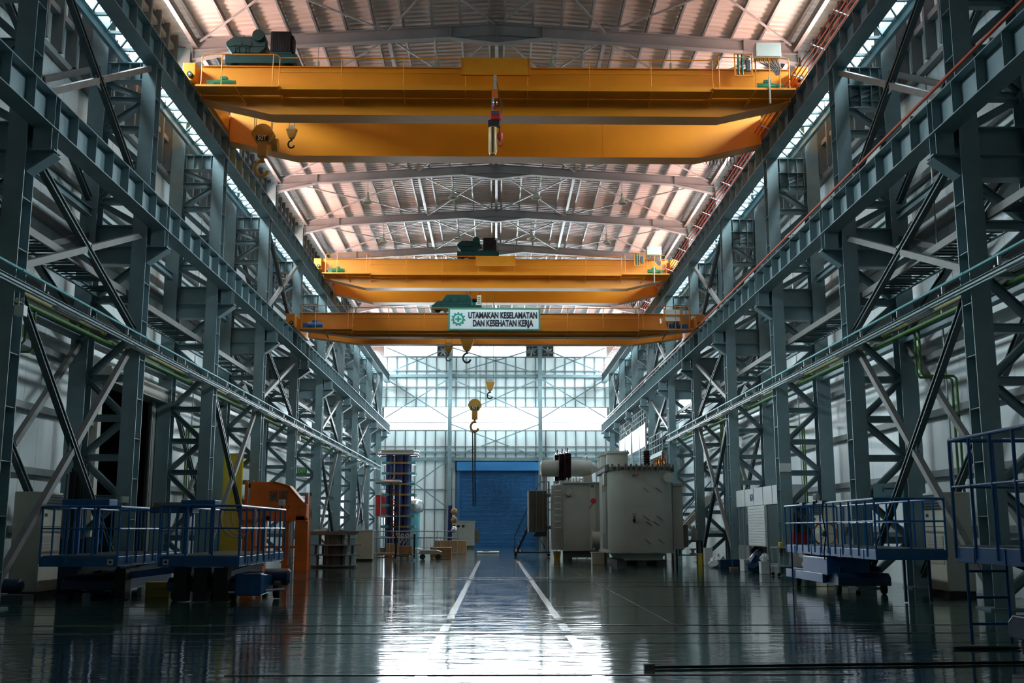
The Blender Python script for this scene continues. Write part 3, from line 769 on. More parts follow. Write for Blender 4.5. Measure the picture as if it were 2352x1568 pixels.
# ================================================================== CRANES
def bridge_crane(label, Y0, zb, zt, zw, dep, gap, xe, xr, zr, mo, rear_zb, end_dz, taper, posts, motor_mat, lipmat):
    """double girder crane; local y=0 is the front face of the front girder"""
    t = thing('bridge_crane', label, 'crane', (0, Y0, zr))
    L = lambda: MB((0, 0, zr))
    def girder(name, y, b):
        e = b+end_dz
        poly = [(-xe, zt), (xe, zt), (xe, e), (taper, b), (-taper, b), (-xe, e)]
        g = L().prism(poly, y+0.03, y+dep-0.03, 'y').build(name, mo, t)
        mb = L()
        for p, q in (((-xe, e), (-taper, b)), ((-taper, b), (taper, b)), ((taper, b), (xe, e))):
            mb.beam((p[0], y+dep/2, p[1]), (q[0], y+dep/2, q[1]), dep+0.06, 0.025)
        mb.build('bottom_flange', mo, t)
        L().box(-xe, xe, y-0.03, y+dep+0.03, zt-0.025, zt+0.0).build('top_flange', mo, t)
        L().box(-xe+0.1, xe-0.1, y+dep/2-0.03, y+dep/2+0.03, zt, zt+0.07).build('trolley_rail', 'galv', t)
        for x in (-taper*0.55, 0.53*taper): L().box(x-0.006, x+0.006, y+0.024, y+0.03, b+0.02, zt-0.03).build('web_seam', 'orange_light', t)
    girder('front_girder', 0.0, zb); girder('rear_girder', gap, rear_zb)
    for s in (-1, 1):
        x0, x1 = xr-0.21, xr+0.21
        L().box(min(s*x0, s*x1), max(s*x0, s*x1), -0.55, gap+dep+0.5, zr+0.06, zr+0.68).build('end_truck', mo, t, bevel=0.02)
        for y in (-0.15, gap+dep+0.1):
            L().lathe([(0.27, -0.06), (0.27, 0.06)], (s*xr, y, zr+0.27), 'x', 18).build('wheel', 'black', t, True)
        L().lathe([(0.09, -0.75), (0.09, -0.56)], (s*(xr-0.08), 0, zr+0.20), 'y', 14).build('buffer', 'black', t, True)
        L().lathe([(0.03, -0.76), (0.03, -0.752)], (s*(xr-0.08), 0, zr+0.20), 'y', 10).build('buffer_face', 'white', t)
        # corner gussets truck/girder
        L().prism([(s*(xr-0.22), zr+0.66), (s*(xr-0.22), zr+0.1), (s*(xr-0.62), zr+0.1)], -0.05, -0.02, 'y').build('gusset', lipmat, t)
        # travel drive
        xm = s*(xr-1.15); zm = zw+0.27
        m = L().lathe([(0.06, -0.36), (0.13, -0.34), (0.14, 0.1), (0.11, 0.3), (0.11, 0.36)], (xm, -0.40, zm), 'x', 14).build('travel_motor', motor_mat, t, True)
        L().cbox((xm+s*0.02, -0.40, zm+0.17), 0.22, 0.18, 0.10).build('terminal_box', motor_mat, m)
        L().cbox((xm+s*0.45, -0.38, zm-0.02), 0.24, 0.2, 0.2).build('gear_case', motor_mat, m)
    # front walkway with toe board, brackets and handrail
    xs = 0.72*xe
    L().box(-xs, xs, -0.72, 0.0, zw-0.02, zw).build('walkway_plate', mo, t)
    L().box(-xs, xs, -0.73, -0.715, zw-0.05, zw+0.12).build('toe_board', mo, t)
    for s in (-1, 1):
        L().box(min(s*xs, s*(xe-0.05)), max(s*xs, s*(xe-0.05)), -0.80, 0.0, zw+0.04, zw+0.06).build('end_platform', mo, t)
        L().box(min(s*xs, s*(xe-0.05)), max(s*xs, s*(xe-0.05)), -0.81, -0.795, zw+0.0, zw+0.07).build('toe_board', mo, t)
    n = posts; br = []
    for i in range(n+1):
        x = -xs + 2*xs*i/n
        yb = -0.71
        L().beam((x, yb, zw-0.04), (x, 0.0, zw-0.28), 0.02, 0.09).build('bracket', lipmat, t)
        L().tube((x, yb, zw), (x, yb, zw+1.05), 0.016, 6).build('rail_post', lipmat, t)
    for dz in (1.05, 0.55):
        L().tube((-xs, -0.71, zw+dz), (xs, -0.71, zw+dz), 0.018, 8).build('hand_rail', lipmat, t, True)
    for s in (-1, 1):
        xq = s*(xe-0.25)
        L().path([(s*xs, -0.71, zw+1.05), (s*(xs+0.08), -0.76, zw+1.12), (s*(xs+0.2), -0.79, zw+1.13), (xq-s*0.08, -0.79, zw+1.13), (xq, -0.79, zw+1.05), (xq, -0.79, zw+0.06)], 0.018, 8).build('end_hand_rail', lipmat, t, True)
        for x in (s*(xs+0.2), s*(xe-0.9)): L().tube((x, -0.79, zw+0.06), (x, -0.79, zw+1.12), 0.016, 6).build('rail_post', lipmat, t)
        L().beam((s*(xs+1.4), -0.78, zw+0.02), (s*(xs+1.2), 0.0, zw-0.3), 0.02, 0.09).build('bracket', lipmat, t)
    return t
def upper_crane(label, Y0): return bridge_crane(label, Y0, 15.2, 16.9, 15.83, 0.68, 4.0, 9.9, 10.14, 16.09, 'orange', 15.2, 0.56, 7.5, 7, 'motor_green', 'orange_light')
c1 = upper_crane('amber double-girder bridge crane nearest the camera on the upper runway', 34.0)
c2 = upper_crane('amber double-girder bridge crane farther back on the upper runway', 60.0)
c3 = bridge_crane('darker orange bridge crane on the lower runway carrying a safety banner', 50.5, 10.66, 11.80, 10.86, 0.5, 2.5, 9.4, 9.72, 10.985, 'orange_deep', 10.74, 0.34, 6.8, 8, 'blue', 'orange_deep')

# electrical cabinets and resistor frames riding on the crane walkways
def crane_cabinet(label, Y, zw, low):
    x0, x1 = (8.55, 9.45)
    t = thing('crane_cabinet', label, 'cabinet', (9.0, Y, zw), group='control cabinets on the crane walkways')
    if not low:
        MB().box(-0.42, 0.42, -0.25, 0.15, 1.10, 1.60).build('cabinet_body', 'offwhite', t, bevel=0.015)
        MB().box(-0.405, 0.405, -0.262, -0.252, 1.12, 1.585).build('cabinet_door', 'offwhite', t)
        for x in (-0.4, 0.4): MB().box(x-0.02, x+0.02, -0.05, 0.0, 0.06, 1.1).build('stand_leg', 'orange', t)
        for i in range(11):
            x = -0.36+0.07*i; q = 0.1-0.05*i
            MB().path([(x, -0.1, 1.1), (x+0.01, -0.16, 0.95), (0.05+0.035*i, -0.2, 0.72), (0.25+0.01*i, -0.12, 0.5)], 0.012, 6).build('cable', 'black' if i % 2 else 'galv', t)
        f = MB()
        for x in (-1.12, -0.55): f.box(x-0.02, x+0.02, -0.18, -0.14, 0.45, 1.25)
        f.box(-1.12, -0.55, -0.18, -0.14, 1.22, 1.25); f.box(-1.12, -0.55, -0.18, -0.14, 0.45, 0.48); f.build('resistor_frame', 'orange_light', t)
        for x in (-1.0, -0.87): MB().lathe([(0.035, 0.5), (0.035, 1.2)], (x, -0.16, 0), n=10).build('resistor', 'motor_green', t, True)
        MB().box(-0.76, -0.60, -0.2, -0.1, 0.62, 1.02).build('inverter', 'steel_dark', t, bevel=0.02)
        MB().box(-0.05, 0.0, -0.3, -0.24, -0.55, 0.42).build('current_collector_arm', 'beige', t)
    else:
        MB().box(-0.98, -0.28, -0.22, 0.0, 0.38, 0.95).build('cabinet_body', 'offwhite', t, bevel=0.015)
        f = MB()
        for x in (-1.03, -0.23): f.box(x-0.03, x+0.03, -0.26, -0.20, 0.03, 1.0)
        f.box(-1.03, 0.6, -0.27, -0.21, 0.64, 0.70); f.build('cabinet_frame', 'orange_deep', t)
        MB().box(-0.06, 0.18, -0.2, -0.02, 0.55, 0.92).build('inverter', 'galv', t)
        for i in range(9): MB().tube((-0.92+0.07*i, -0.1, 0.38), (-0.9+0.07*i+0.03*(-1)**i, -0.12, 0.12), 0.012, 6).build('cable', 'black', t)
        MB().lathe([(0.05, 0.28), (0.06, 0.5)], (-1.18, -0.2, 0), n=10).build('warning_lamp', 'white', t)
    return t
crane_cabinet('pale green control cabinet on the nearest upper crane', 33.45, 15.89, False)
crane_cabinet('pale green control cabinet on the farther upper crane', 59.45, 15.89, False)
crane_cabinet('pale control cabinet in orange frame on the lower crane', 50.0, 10.92, True)

# trolleys
def trolley(label, x, Y, z, kind):
    t = thing('crane_trolley', label, 'crane trolley', (x, Y, z), group='hoist trolleys riding on the cranes')
    for y in (0.34, 4.34) if kind == 'a' else (0.25, 2.75):
        for xx in (0.3, 2.1): MB().lathe([(0.16, -0.05), (0.16, 0.05)], (xx, y, 0.16), 'y', 14).build('wheel', 'black', t, True)
    if kind == 'a':
        mb = MB(); mb.box(0, 2.4, 0.1, 0.5, 0.10, 0.42); mb.box(0, 2.4, 4.1, 4.5, 0.1, 0.42); mb.box(0, 0.3, 0.5, 4.1, 0.15, 0.45); mb.box(2.1, 2.4, 0.5, 4.1, 0.15, 0.45); mb.build('trolley_frame', 'machine_green', t)
        g = MB().prism([(0.0, 0.86), (0.0, 0.72), (0.2, 0.46), (1.14, 0.46), (1.34, 0.64), (1.34, 0.86), (1.08, 1.06), (0.26, 1.06)], 0.12, 0.75, 'y').build('gearbox', 'machine_green', t, bevel=0.02)
        for cx in (0.38, 0.72):
            MB().lathe([(0.15, 0.09), (0.15, 0.12)], (cx, 0, 0.78), 'y', 16).build('bearing_cover', 'machine_green', g, True)
            for dx in (-0.06, 0.06): MB().box(cx+dx-0.01, cx+dx+0.01, 0.09, 0.12, 0.47, 0.66).build('cooling_fin', 'machine_green', g)
        MB().box(0.05, 1.28, 0.09, 0.12, 0.68, 0.71).build('split_flange', 'machine_green', g)
        for cx in (0.3, 0.6, 0.9): MB().box(cx-0.012, cx+0.012, 0.10, 0.74, 1.04, 1.08).build('lifting_rib', 'machine_green', g)
        MB().lathe([(0.20, -0.02), (0.205, 0.0), (0.20, 0.65)], (1.10, 0.02, 1.06), 'y', 20).build('input_motor', 'machine_green', t, True)
        MB().prism([(1.05, 1.0), (1.28, 1.0), (1.46, 0.6), (1.3, 0.6)], 0.2, 0.5, 'y').build('coupling_guard', 'machine_green', t)
        b = MB().box(1.5, 2.18, 0.1, 0.75, 0.50, 1.24).build('brake_motor_housing', 'black', t, bevel=0.02)
        for i in range(9): MB().box(1.58+0.07*i, 1.60+0.07*i, 0.085, 0.1, 0.52, 1.22).build('housing_rib', 'black', b)
        MB().box(2.18, 2.26, 0.2, 0.6, 0.55, 1.12).build('fan_cover', 'black', b)
        MB().torus((1.84, 0.42, 1.26), 0.035, 0.01, 'y', 12, 6).build('lifting_eye', 'black', b)
        MB().box(1.48, 2.22, 0.08, 0.8, 0.42, 0.48).build('motor_base', 'machine_green', t)
        for x in (1.6, 2.1): MB().box(x, x+0.08, 0.12, 0.7, 0.36, 0.43).build('motor_foot', 'machine_green', t)
        MB().lathe([(0.36, 0.6), (0.36, 1.9)], (0, 2.4, 0.75), 'x', 20).build('rope_drum', 'machine_green', t, True)
    else:
        mb = MB(); mb.box(0, 2.4, 0.05, 0.4, 0.1, 0.34); mb.box(0, 2.4, 2.6, 2.95, 0.1, 0.34); mb.box(0, 0.3, 0.4, 2.6, 0.12, 0.3); mb.box(2.1, 2.4, 0.4, 2.6, 0.12, 0.3); mb.build('trolley_frame', 'machine_green', t)
        g = MB().prism([(0.05, 0.34), (0.3, 0.55), (0.48, 0.55), (0.72, 0.86), (1.75, 0.86), (1.95, 0.62), (1.95, 0.34)], 0.05, 0.5, 'y').build('gearbox', 'machine_green', t, bevel=0.02)
        for cx in (0.75, 1.12, 1.52): MB().lathe([(0.13, 0.02), (0.13, 0.05)], (cx, 0, 0.6), 'y', 16).build('bearing_cover', 'machine_green', g, True)
        MB().lathe([(0.09, 1.95), (0.09, 2.25)], (0, 0.3, 0.62), 'x', 14).build('shaft_coupling', 'black', t, True)
        MB().lathe([(0.25, 0.5), (0.25, 2.1)], (0, 1.5, 0.55), 'x', 18).build('rope_drum', 'machine_green', t, True)
        MB().box(2.18, 2.38, 0.05, 0.4, 0.34, 0.82).build('junction_box', 'cream', t)
        for i in range(4): MB().box(2.21, 2.35, 0.04, 0.052, 0.42+0.09*i, 0.45+0.09*i).build('junction_label', 'black', t)
    return t
trolley('green hoist trolley at the left end of the nearest upper crane', -9.15, 34.0, 16.97, 'a')
trolley('green hoist trolley at mid span of the farther upper crane', -2.25, 60.0, 16.97, 'a')
trolley('green hoist trolley behind the safety banner on the lower crane', -3.1, 50.45, 11.87, 'b')

# blank yellow boards hung on the handrails of the upper cranes
for Y, lab in ((33.2, 'blank yellow board on the handrail of the nearest crane'), (59.2, 'blank yellow board on the handrail of the farther crane')):
    t = thing('crane_board', lab, 'board', (-0.03, Y, 16.3), group='blank boards on the upper cranes')
    MB().box(-1.1, 1.1, 0.0, 0.03, 0.0, 0.58).build('board_plate', 'orange_light', t)
    for x in (-1.12, 1.12): MB().box(x-0.02, x+0.02, -0.02, 0.06, -0.02, 0.6).build('board_edge', 'orange', t)
    MB().box(-1.1, 1.1, -0.02, 0.06, -0.02, 0.0).build('board_lip', 'orange', t)

# safety banner
t = thing('safety_banner', 'white banner with green border, gear emblem and black lettering on lower crane', 'banner', (-0.08, 49.70, 10.83)); 
MB().box(-2.17, 2.17, 0.0, 0.03, 0.0, 1.06).build('banner_border', 'sign_green', t)
MB().box(-2.09, 2.09, -0.006, 0.0, 0.07, 0.99).build('banner_sheet', 'sign_white', t)
g = MB(); pts = []
cx, cz = -1.70, 0.53; nT = 11
for i in range(nT):
    a0 = 2*PI*i/nT+PI/2
    for da, r in ((-0.155, 0.27), (-0.12, 0.335), (0.12, 0.335), (0.155, 0.27)): pts.append((cx+r*math.cos(a0+da), cz+r*math.sin(a0+da)))
n = len(pts); inn = []
for u, v in pts:
    a = math.atan2(v-cz, u-cx); inn.append((cx+0.195*math.cos(a), cz+0.195*math.sin(a)))
vs = [(u, -0.012, v) for u, v in pts]+[(u, -0.012, v) for u, v in inn]
g.add(vs, [(i, (i+1) % n, n+(i+1) % n, n+i) for i in range(n)])
g.build('gear_emblem', 'sign_green', t)
mb = MB(); mb.box(cx-0.145, cx+0.145, -0.012, -0.007, cz-0.04, cz+0.04); mb.build('cross_emblem', 'sign_green', t)
MB().box(cx-0.04, cx+0.04, -0.0125, -0.007, cz-0.145, cz+0.145).build('cross_emblem', 'sign_green', t)
text('lettering', 'UTAMAKAN KESELAMATAN', 0.42, t, 'ink', (0.40, -0.012, 0.70), (PI/2, 0, 0), bold=0.015, width=3.25)
text('lettering', 'DAN KESEHATAN KERJA', 0.42, t, 'ink', (0.40, -0.012, 0.32), (PI/2, 0, 0), bold=0.015, width=2.85)

# hook blocks
def big_hook(mb, x, z, R, r):
    """hook in the xz plane, eye at (x,z), opening to the right"""
    c = (x, z-R*1.55); pts = [(x, 0, z), (x, 0, z-R*0.45)]
    for i in range(0, 15):
        a = math.radians(75+ i*19); pts.append((c[0]+R*math.cos(a)*0.82, 0, c[1]+R*math.sin(a)))
    mb.path(pts, r, 10); return mb
def hook_block(label, x, y, z, k, top, m, hookm, ropes, txt=None, sling=0, simple=False):
    """z = centre of the sheave housing, k = housing radius, top = z where ropes end"""
    t = thing('hook_block', label, 'crane hook', (x, y, z), group='crane hook blocks')
    if not simple:
        prof = [(k*1.0*math.cos(a), k*math.sin(a)) for a in [math.radians(20+i*14) for i in range(11)]]
        poly = prof+[(-k*1.12, 0.02), (-k*1.12, -0.12*k), (-k*0.62, -k*0.92), (k*0.62, -k*0.92), (k*1.12, -0.12*k), (k*1.12, 0.02)]
        MB().prism(poly, -0.12*k/0.37-0.05, 0.12*k/0.37+0.05, 'y').build('sheave_housing', m, t, bevel=0.02)
        MB().lathe([(k*0.93, -0.09), (k*0.93, 0.09)], (0, 0, 0.09*k), 'y', 24).build('sheave', 'black', t, True)
        MB().box(-k*0.46, k*0.46, -0.15, 0.15, -k*2.35, -k*0.88).build('block_body', m, t, bevel=0.02)
        MB().lathe([(k*0.2, -0.17), (k*0.2, 0.17)], (0, 0, -k*1.75), 'y', 14).build('trunnion', m, t, True)
        big_hook(MB(), 0, -k*2.3, k*0.78, k*0.20).build('hook', hookm, t, True)
    else:
        MB().prism([(-k, k*0.3), (k, k*0.3), (k*0.95, 0), (k*0.55, -k*1.2), (k*0.3, -k*1.5), (-k*0.3, -k*1.5), (-k*0.55, -k*1.2), (-k*0.95, 0)], -k*0.45, k*0.45, 'y').build('sheave_housing', m, t, bevel=0.02)
        MB().lathe([(k*0.72, -0.3*k), (k*0.72, 0.3*k)], (0, 0, k*0.25), 'y', 20).build('sheave', 'galv', t, True)
        big_hook(MB(), 0, -k*1.45, k*0.68, k*0.15).build('hook', hookm, t, True)
    for dx0, dx1, dy in ropes: MB().tube((dx0, dy, 0.1*k), (dx1, dy, top-z), 0.013, 6).build('wire_rope', 'rope', t)
    if txt:
        MB().box(-k*0.62, k*0.62, -0.12*k/0.37-0.065, -0.12*k/0.37-0.05, -k*0.78, -k*0.28).build('name_plate', 'black', t)
        text('lettering', txt, k*0.62, t, 'sign_white', (0, -0.12*k/0.37-0.07, -k*0.53), (PI/2, 0, 0), sx=0.9)
    if sling:
        for dx in (-0.07, 0.06): MB().tube((dx-0.05, 0, -k*4.0), (dx, 0, sling-z), 0.035, 8).build('sling', 'black', t)
    return t
hb = hook_block('large 50T hook block hanging from the nearest upper crane', -8.28, 36.4, 15.40, 0.36, 17.5, 'hook_yellow', 'hook_yellow', [(-0.3, -0.45, 0), (-0.25, -0.36, 0), (0.3, 0.38, 0), (0.26, 0.32, 0)], '50T')
MB().lathe([(0.24, -0.1), (0.24, 0.1)], (0.37, 0.3, -0.28), 'x', 18).build('side_sheave', 'hook_yellow', hb, True)
hook_block('small dark hook beside the 50T block on the nearest crane', -7.32, 36.6, 15.62, 0.2, 17.5, 'hook_yellow', 'black', [(-0.1, -0.1, 0), (0.1, 0.1, 0)], simple=True)
hook_block('large yellow hook block with long black slings below the farther crane', -1.22, 62.2, 8.72, 0.36, 17.5, 'hook_yellow', 'hook_yellow', [(-0.34, -0.62, 0), (-0.3, -0.3, 0.05), (0.3, 0.22, 0), (0.33, 0.36, 0.05)], '50T', sling=2.9)
hook_block('small yellow hook block with silver sheave below the farther crane', -0.34, 62.2, 9.98, 0.28, 17.5, 'hook_yellow', 'black', [(-0.2, -0.2, 0), (0.2, 0.2, 0)], simple=True)
hook_block('large dark hook hanging below the lower crane', -1.42, 52.0, 10.72, 0.34, 12.3, 'hook_yellow', 'steel_dark', [(-0.25, -0.25, 0), (0.25, 0.25, 0)], simple=True)
hook_block('small dark hook hanging below the lower crane', -2.32, 52.0, 10.42, 0.22, 12.3, 'hook_yellow', 'steel_dark', [(-0.15, -0.15, 0), (0.15, 0.15, 0)], simple=True)

# red chain hoist with yellow chain bag
t = thing('chain_hoist', 'red electric chain hoist with yellow chain bag on nearest crane', 'chain hoist', (-0.05, 33.0, 13.4)); o = (0, 0, 13.4)
MB(o).box(-0.05, 0.05, -0.05, 0.05, 15.68, 16.18).build('hanger_post', 'beige', t)
MB(o).box(-0.06, 0.06, 0.05, 0.28, 16.02, 16.14).build('jib_arm', 'orange', t)
MB(o).box(-0.12, 0.12, 0.25, 0.275, 15.80, 16.16).build('mount_plate', 'orange', t)
MB(o).box(-0.11, 0.10, -0.02, 0.02, 15.40, 15.70).build('hanger_plate', 'orange_red', t)
MB(o).box(-0.11, -0.02, -0.04, 0.02, 14.98, 15.4).build('steel_plate', 'galv', t)
for dx in (-0.05, 0.06): MB(o).torus((dx, -0.05, 15.22), 0.05, 0.014, 'x', 14, 6).build('shackle', 'alu', t, True)
MB(o).torus((0.0, -0.05, 15.05), 0.05, 0.018, 'y', 14, 6).build('suspension_hook', 'red', t, True)
b = MB(o).box(-0.17, 0.2, -0.15, 0.15, 14.60, 14.92).build('hoist_body', 'red', t, bevel=0.05)
MB(o).box(-0.1, 0.12, -0.165, -0.15, 14.78, 14.9).build('hoist_cover', 'steel_dark', b)
MB(o).box(-0.22, 0.14, -0.12, 0.12, 14.42, 14.6).build('chain_guide', 'black', t)
bag = MB(o).lathe([(0.145, 14.38), (0.15, 14.2), (0.14, 13.6), (0.10, 13.46), (0.02, 13.42)], (-0.07, 0, 0), n=16).build('chain_bag', 'hook_yellow', t, True)
MB(o).box(-0.095, -0.045, -0.155, -0.145, 13.5, 14.36).build('bag_strap', 'black', bag)
MB(o).tube((0.16, 0, 14.45), (0.16, 0, 14.25), 0.018, 8).build('chain', 'black', t)
hk = MB(o).lathe([(0.03, 14.25), (0.08, 14.2), (0.09, 14.05), (0.04, 13.93)], (0.17, 0, 0), n=12).build('hook_block', 'red', t, True)
h = MB(o); pts = []
for i in range(12):
    a = math.radians(110+i*24); pts.append((0.19+0.075*math.cos(a), 0, 13.84+0.085*math.sin(a)))
h.path([(0.17, 0, 13.95)]+pts, 0.02, 8).build('hook', 'red', t, True)
for i in range(2): MB(o).path([(0.05, 0.05, 16.0), (0.1+0.03*i, 0.02, 15.6), (0.22+0.05*i, 0, 15.1), (0.2, 0, 14.85)], 0.008, 5).build('power_cable', 'black', t)

# festoon cables under the right end of the cranes
for Y, z, x, lab in ((38.69, 15.5, 8.3, 'loops of black festoon cable under the nearest crane'), (64.69, 15.5, 8.3, 'loops of black festoon cable under the farther upper crane'), (53.5, 10.98, 7.6, 'loops of black festoon cable under the lower crane')):
    t = thing('festoon_cable', lab, 'cable', (x, Y, z), group='festoon cables under cranes')
    MB().box(-0.5, 0.7, 0.0, 0.05, 0.0, 0.05).build('festoon_rail', 'steel_dark', t)
    for i in range(9):
        dx = -0.45+0.13*i; h = 0.35+0.12*((i*7) % 5)/4
        MB().path([(dx, 0, 0), (dx-0.05, 0.02, -h*0.6), (dx+0.03, 0.0, -h), (dx+0.12, -0.02, -h*0.6), (dx+0.1, 0, 0)], 0.012, 6).build('cable_loop', 'black', t, True)
# ================================================================== THINGS ON THE FLOOR
def scissor_lift(label, loc, w, L, zd, ch, rz_=0.0, rail=1.1, th=0.24, ladder=None, gap=None):
    t = thing('scissor_lift', label, 'work platform', loc, rz_, group='blue scissor lift platforms')
    hw = w/2
    dk = MB().box(-hw, hw, 0, L, zd-th, zd-0.02).build('deck_frame', 'blue', t, bevel=0.01)
    MB().box(-hw+0.04, hw-0.04, 0.04, L-0.04, zd-0.02, zd).build('deck_sheet', 'steel_dark', t)
    mb = MB()
    for i in range(int(L/0.9)+1):
        for x in (-hw-0.012, hw): MB().box(x, x+0.012, 0.02+0.9*i, 0.05+0.9*i, zd-th, zd-0.03).build('deck_rib', 'blue', dk)
    # guard rails
    r = 0.026
    per = [(-hw, 0), (hw, 0), (hw, L), (-hw, L)]
    sides = [(per[0], per[1], 'front'), (per[1], per[2], 'right'), (per[2], per[3], 'back'), (per[3], per[0], 'left')]
    for p, q, nm in sides:
        d = Vector((q[0]-p[0], q[1]-p[1], 0)); n = max(2, round(d.length/0.62))
        for dz in (rail, rail*0.55): MB().tube((p[0], p[1], zd+dz), (q[0], q[1], zd+dz), r if dz == rail else r*0.7, 8).build('guard_rail', 'blue', t, True)
        for i in range(n):
            f = i/n; MB().tube((p[0]+d.x*f, p[1]+d.y*f, zd-0.18), (p[0]+d.x*f, p[1]+d.y*f, zd+rail), r*0.95, 8).build('rail_post', 'blue', t, True)
    # chassis, folded scissors and wheels
    c0, c1 = ch
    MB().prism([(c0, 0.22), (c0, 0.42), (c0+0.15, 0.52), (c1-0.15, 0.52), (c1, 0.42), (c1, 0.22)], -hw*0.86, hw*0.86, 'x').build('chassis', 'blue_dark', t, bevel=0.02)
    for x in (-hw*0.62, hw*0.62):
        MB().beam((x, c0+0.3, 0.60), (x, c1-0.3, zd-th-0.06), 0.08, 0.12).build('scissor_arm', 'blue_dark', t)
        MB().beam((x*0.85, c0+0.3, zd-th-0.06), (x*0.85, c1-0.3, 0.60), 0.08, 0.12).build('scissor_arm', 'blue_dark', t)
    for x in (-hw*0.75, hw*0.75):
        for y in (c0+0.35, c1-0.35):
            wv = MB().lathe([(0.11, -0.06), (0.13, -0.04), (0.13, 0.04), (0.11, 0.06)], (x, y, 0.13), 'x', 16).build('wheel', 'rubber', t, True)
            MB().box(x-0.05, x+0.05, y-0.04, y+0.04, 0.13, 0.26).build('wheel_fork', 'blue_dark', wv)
    if ladder:
        xa, xb, yl = ladder
        for x in (xa, xb): MB().tube((x, yl, 0.02), (x, yl, zd), 0.024, 8).build('ladder_rail', 'blue', t, True)
        z = 0.3
        while z < zd: MB().tube((xa, yl, z), (xb, yl, z), 0.018, 8).build('ladder_rung', 'blue', t, True); z += 0.36
    return t
L1 = scissor_lift('blue scissor lift platform at far left with long blue tray on rail', (-9.28, 24.5, 0), 1.72, 5.0, 1.02, (1.0, 4.6), rail=1.08)
L2 = scissor_lift('blue scissor lift platform with coiled hoses, right of the leftmost lift', (-6.62, 24.5, 0), 1.78, 5.2, 1.02, (0.3, 4.4), rail=1.10)
R1 = scissor_lift('long blue scissor lift platform beside the right columns', (9.04, 23.6, 0), 1.52, 8.2, 1.18, (3.4, 8.1), rz_=-0.028, rail=1.08, ladder=(-0.83, -0.83, 7.3))
R2 = scissor_lift('blue scissor lift platform cut by the right picture edge', (7.42, 10.2, 0), 1.85, 5.1, 1.38, (0.6, 4.0), rail=1.47, ladder=(-0.78, -0.22, 5.13))
# extras on the lifts
def part(name, m, parent, fn, **k):
    mb = MB(); fn(mb); return mb.build(name, m, parent, **k)
part('side_skirt', 'blue', R1, lambda m: m.box(-0.80, -0.70, 4.3, 8.2, 0.25, 0.48), bevel=0.01)
part('pump_cover', 'blue', R1, lambda m: m.box(-0.78, 0.3, 3.9, 6.3, 0.45, 0.90), bevel=0.03)
for x in (-0.3, 0.25): part('support_leg', 'blue_dark', R1, lambda m: m.box(x+0.3, x+0.36, 0.6, 0.66, 0.02, 0.95))
R1c = MB().path([(-0.8, 3.9, 2.3), (-0.83, 3.9, 1.9), (-0.78, 3.85, 1.5), (-0.84, 3.9, 1.0), (-0.8, 4.0, 0.85)], 0.018, 8).build('control_cable', 'black', R1, True)
for y in (4.0, 4.9, 6.0): part('control_box', 'steel_dark', R1, lambda m: m.box(-0.84, -0.70, y-0.15, y+0.15, 2.24, 2.32))
part('hydraulic_motor', 'blue_dark', R2, lambda m: m.lathe([(0.12, -0.3), (0.2, -0.28), (0.2, 0.25), (0.1, 0.3)], (0.15, 4.6, 0.62), 'x', 16), smooth=True)
part('tow_beam', 'blue', R2, lambda m: m.prism([(-0.3, 1.14), (-0.05, 1.14), (0.35, 0.88), (0.35, 0.98)], 5.02, 5.08, 'y'))
part('inner_tray', 'blue', R2, lambda m: m.box(-0.1, 0.8, 3.6, 4.4, 2.30, 2.42), bevel=0.01)
part('tray_post', 'blue', R2, lambda m: m.box(0.0, 0.1, 3.9, 4.0, 1.38, 2.3))
part('tow_plate', 'blue_dark', R2, lambda m: m.box(-0.05, 0.9, 4.3, 5.0, 0.03, 0.2), bevel=0.02)
for q, (x0, x1, y0, y1, z0, z1) in enumerate(((-0.93, 0.18, 1.2, 1.75, 2.12, 2.30),)):
    part('rail_tray', 'blue', L1, lambda m: m.box(x0, x1, y0, y1, z0, z1), bevel=0.012)
for x in (-0.6, -0.15): part('tray_post', 'blue', L1, lambda m: m.box(x-0.04, x+0.04, 1.4, 1.48, 1.02, 2.12))
part('rail_tray', 'blue', L2, lambda m: m.box(-0.80, 0.0, 1.2, 1.8, 2.10, 2.28), bevel=0.012)
part('rail_tray', 'blue', L2, lambda m: m.box(-1.55, -0.55, 1.3, 1.9, 1.98, 2.12), bevel=0.012)
for x in (-0.7, -0.1): part('tray_post', 'blue', L2, lambda m: m.box(x-0.045, x+0.045, 1.4, 1.5, 1.02, 2.1))
for x in (-8.0+0.0,): pass
for (par, x) in ((L1, 0.65), (L2, -0.78)):
    a = part('warning_plate', 'white', par, lambda m: m.box(x, x+0.12, -0.012, 0.0, 0.82, 0.94))
    part('warning_mark', 'ink', a, lambda m: m.lathe([(0.035, -0.016), (0.035, -0.012)], (x+0.06, 0, 0.88), 'y', 12))
part('power_unit', 'blue', L2, lambda m: m.prism([(0.3, 0.12), (1.9, 0.16), (1.9, 0.52), (0.3, 0.62)], 0.75, 1.35, 'x'), bevel=0.03)
part('pump_motor', 'blue_dark', L2, lambda m: m.lathe([(0.1, -0.32), (0.2, -0.3), (0.2, 0.24), (0.13, 0.3)], (1.45, 1.7, 0.48), 'x', 18), smooth=True)
part('drive_wheel', 'rubber', L2, lambda m: m.lathe([(0.1, -0.08), (0.2, -0.07), (0.2, 0.07), (0.1, 0.08)], (1.5, 1.4, 0.21), 'x', 18), smooth=True)
part('outrigger_bar', 'galv', L2, lambda m: m.tube((0.6, 0.2, 0.20), (1.7, 1.2, 0.22), 0.03, 8), smooth=True)
for x in (-0.55, -0.1, 0.35): part('outrigger_leg', 'black', L2, lambda m: m.box(x, x+0.3, 0.05, 0.4, 0.02, 0.75))  # shade under the deck put into the colour: legs made black
part('outrigger_leg', 'black', L1, lambda m: m.box(0.55, 0.8, 0.8, 1.2, 0.02, 0.7))  # black stands in for the shadow on this leg
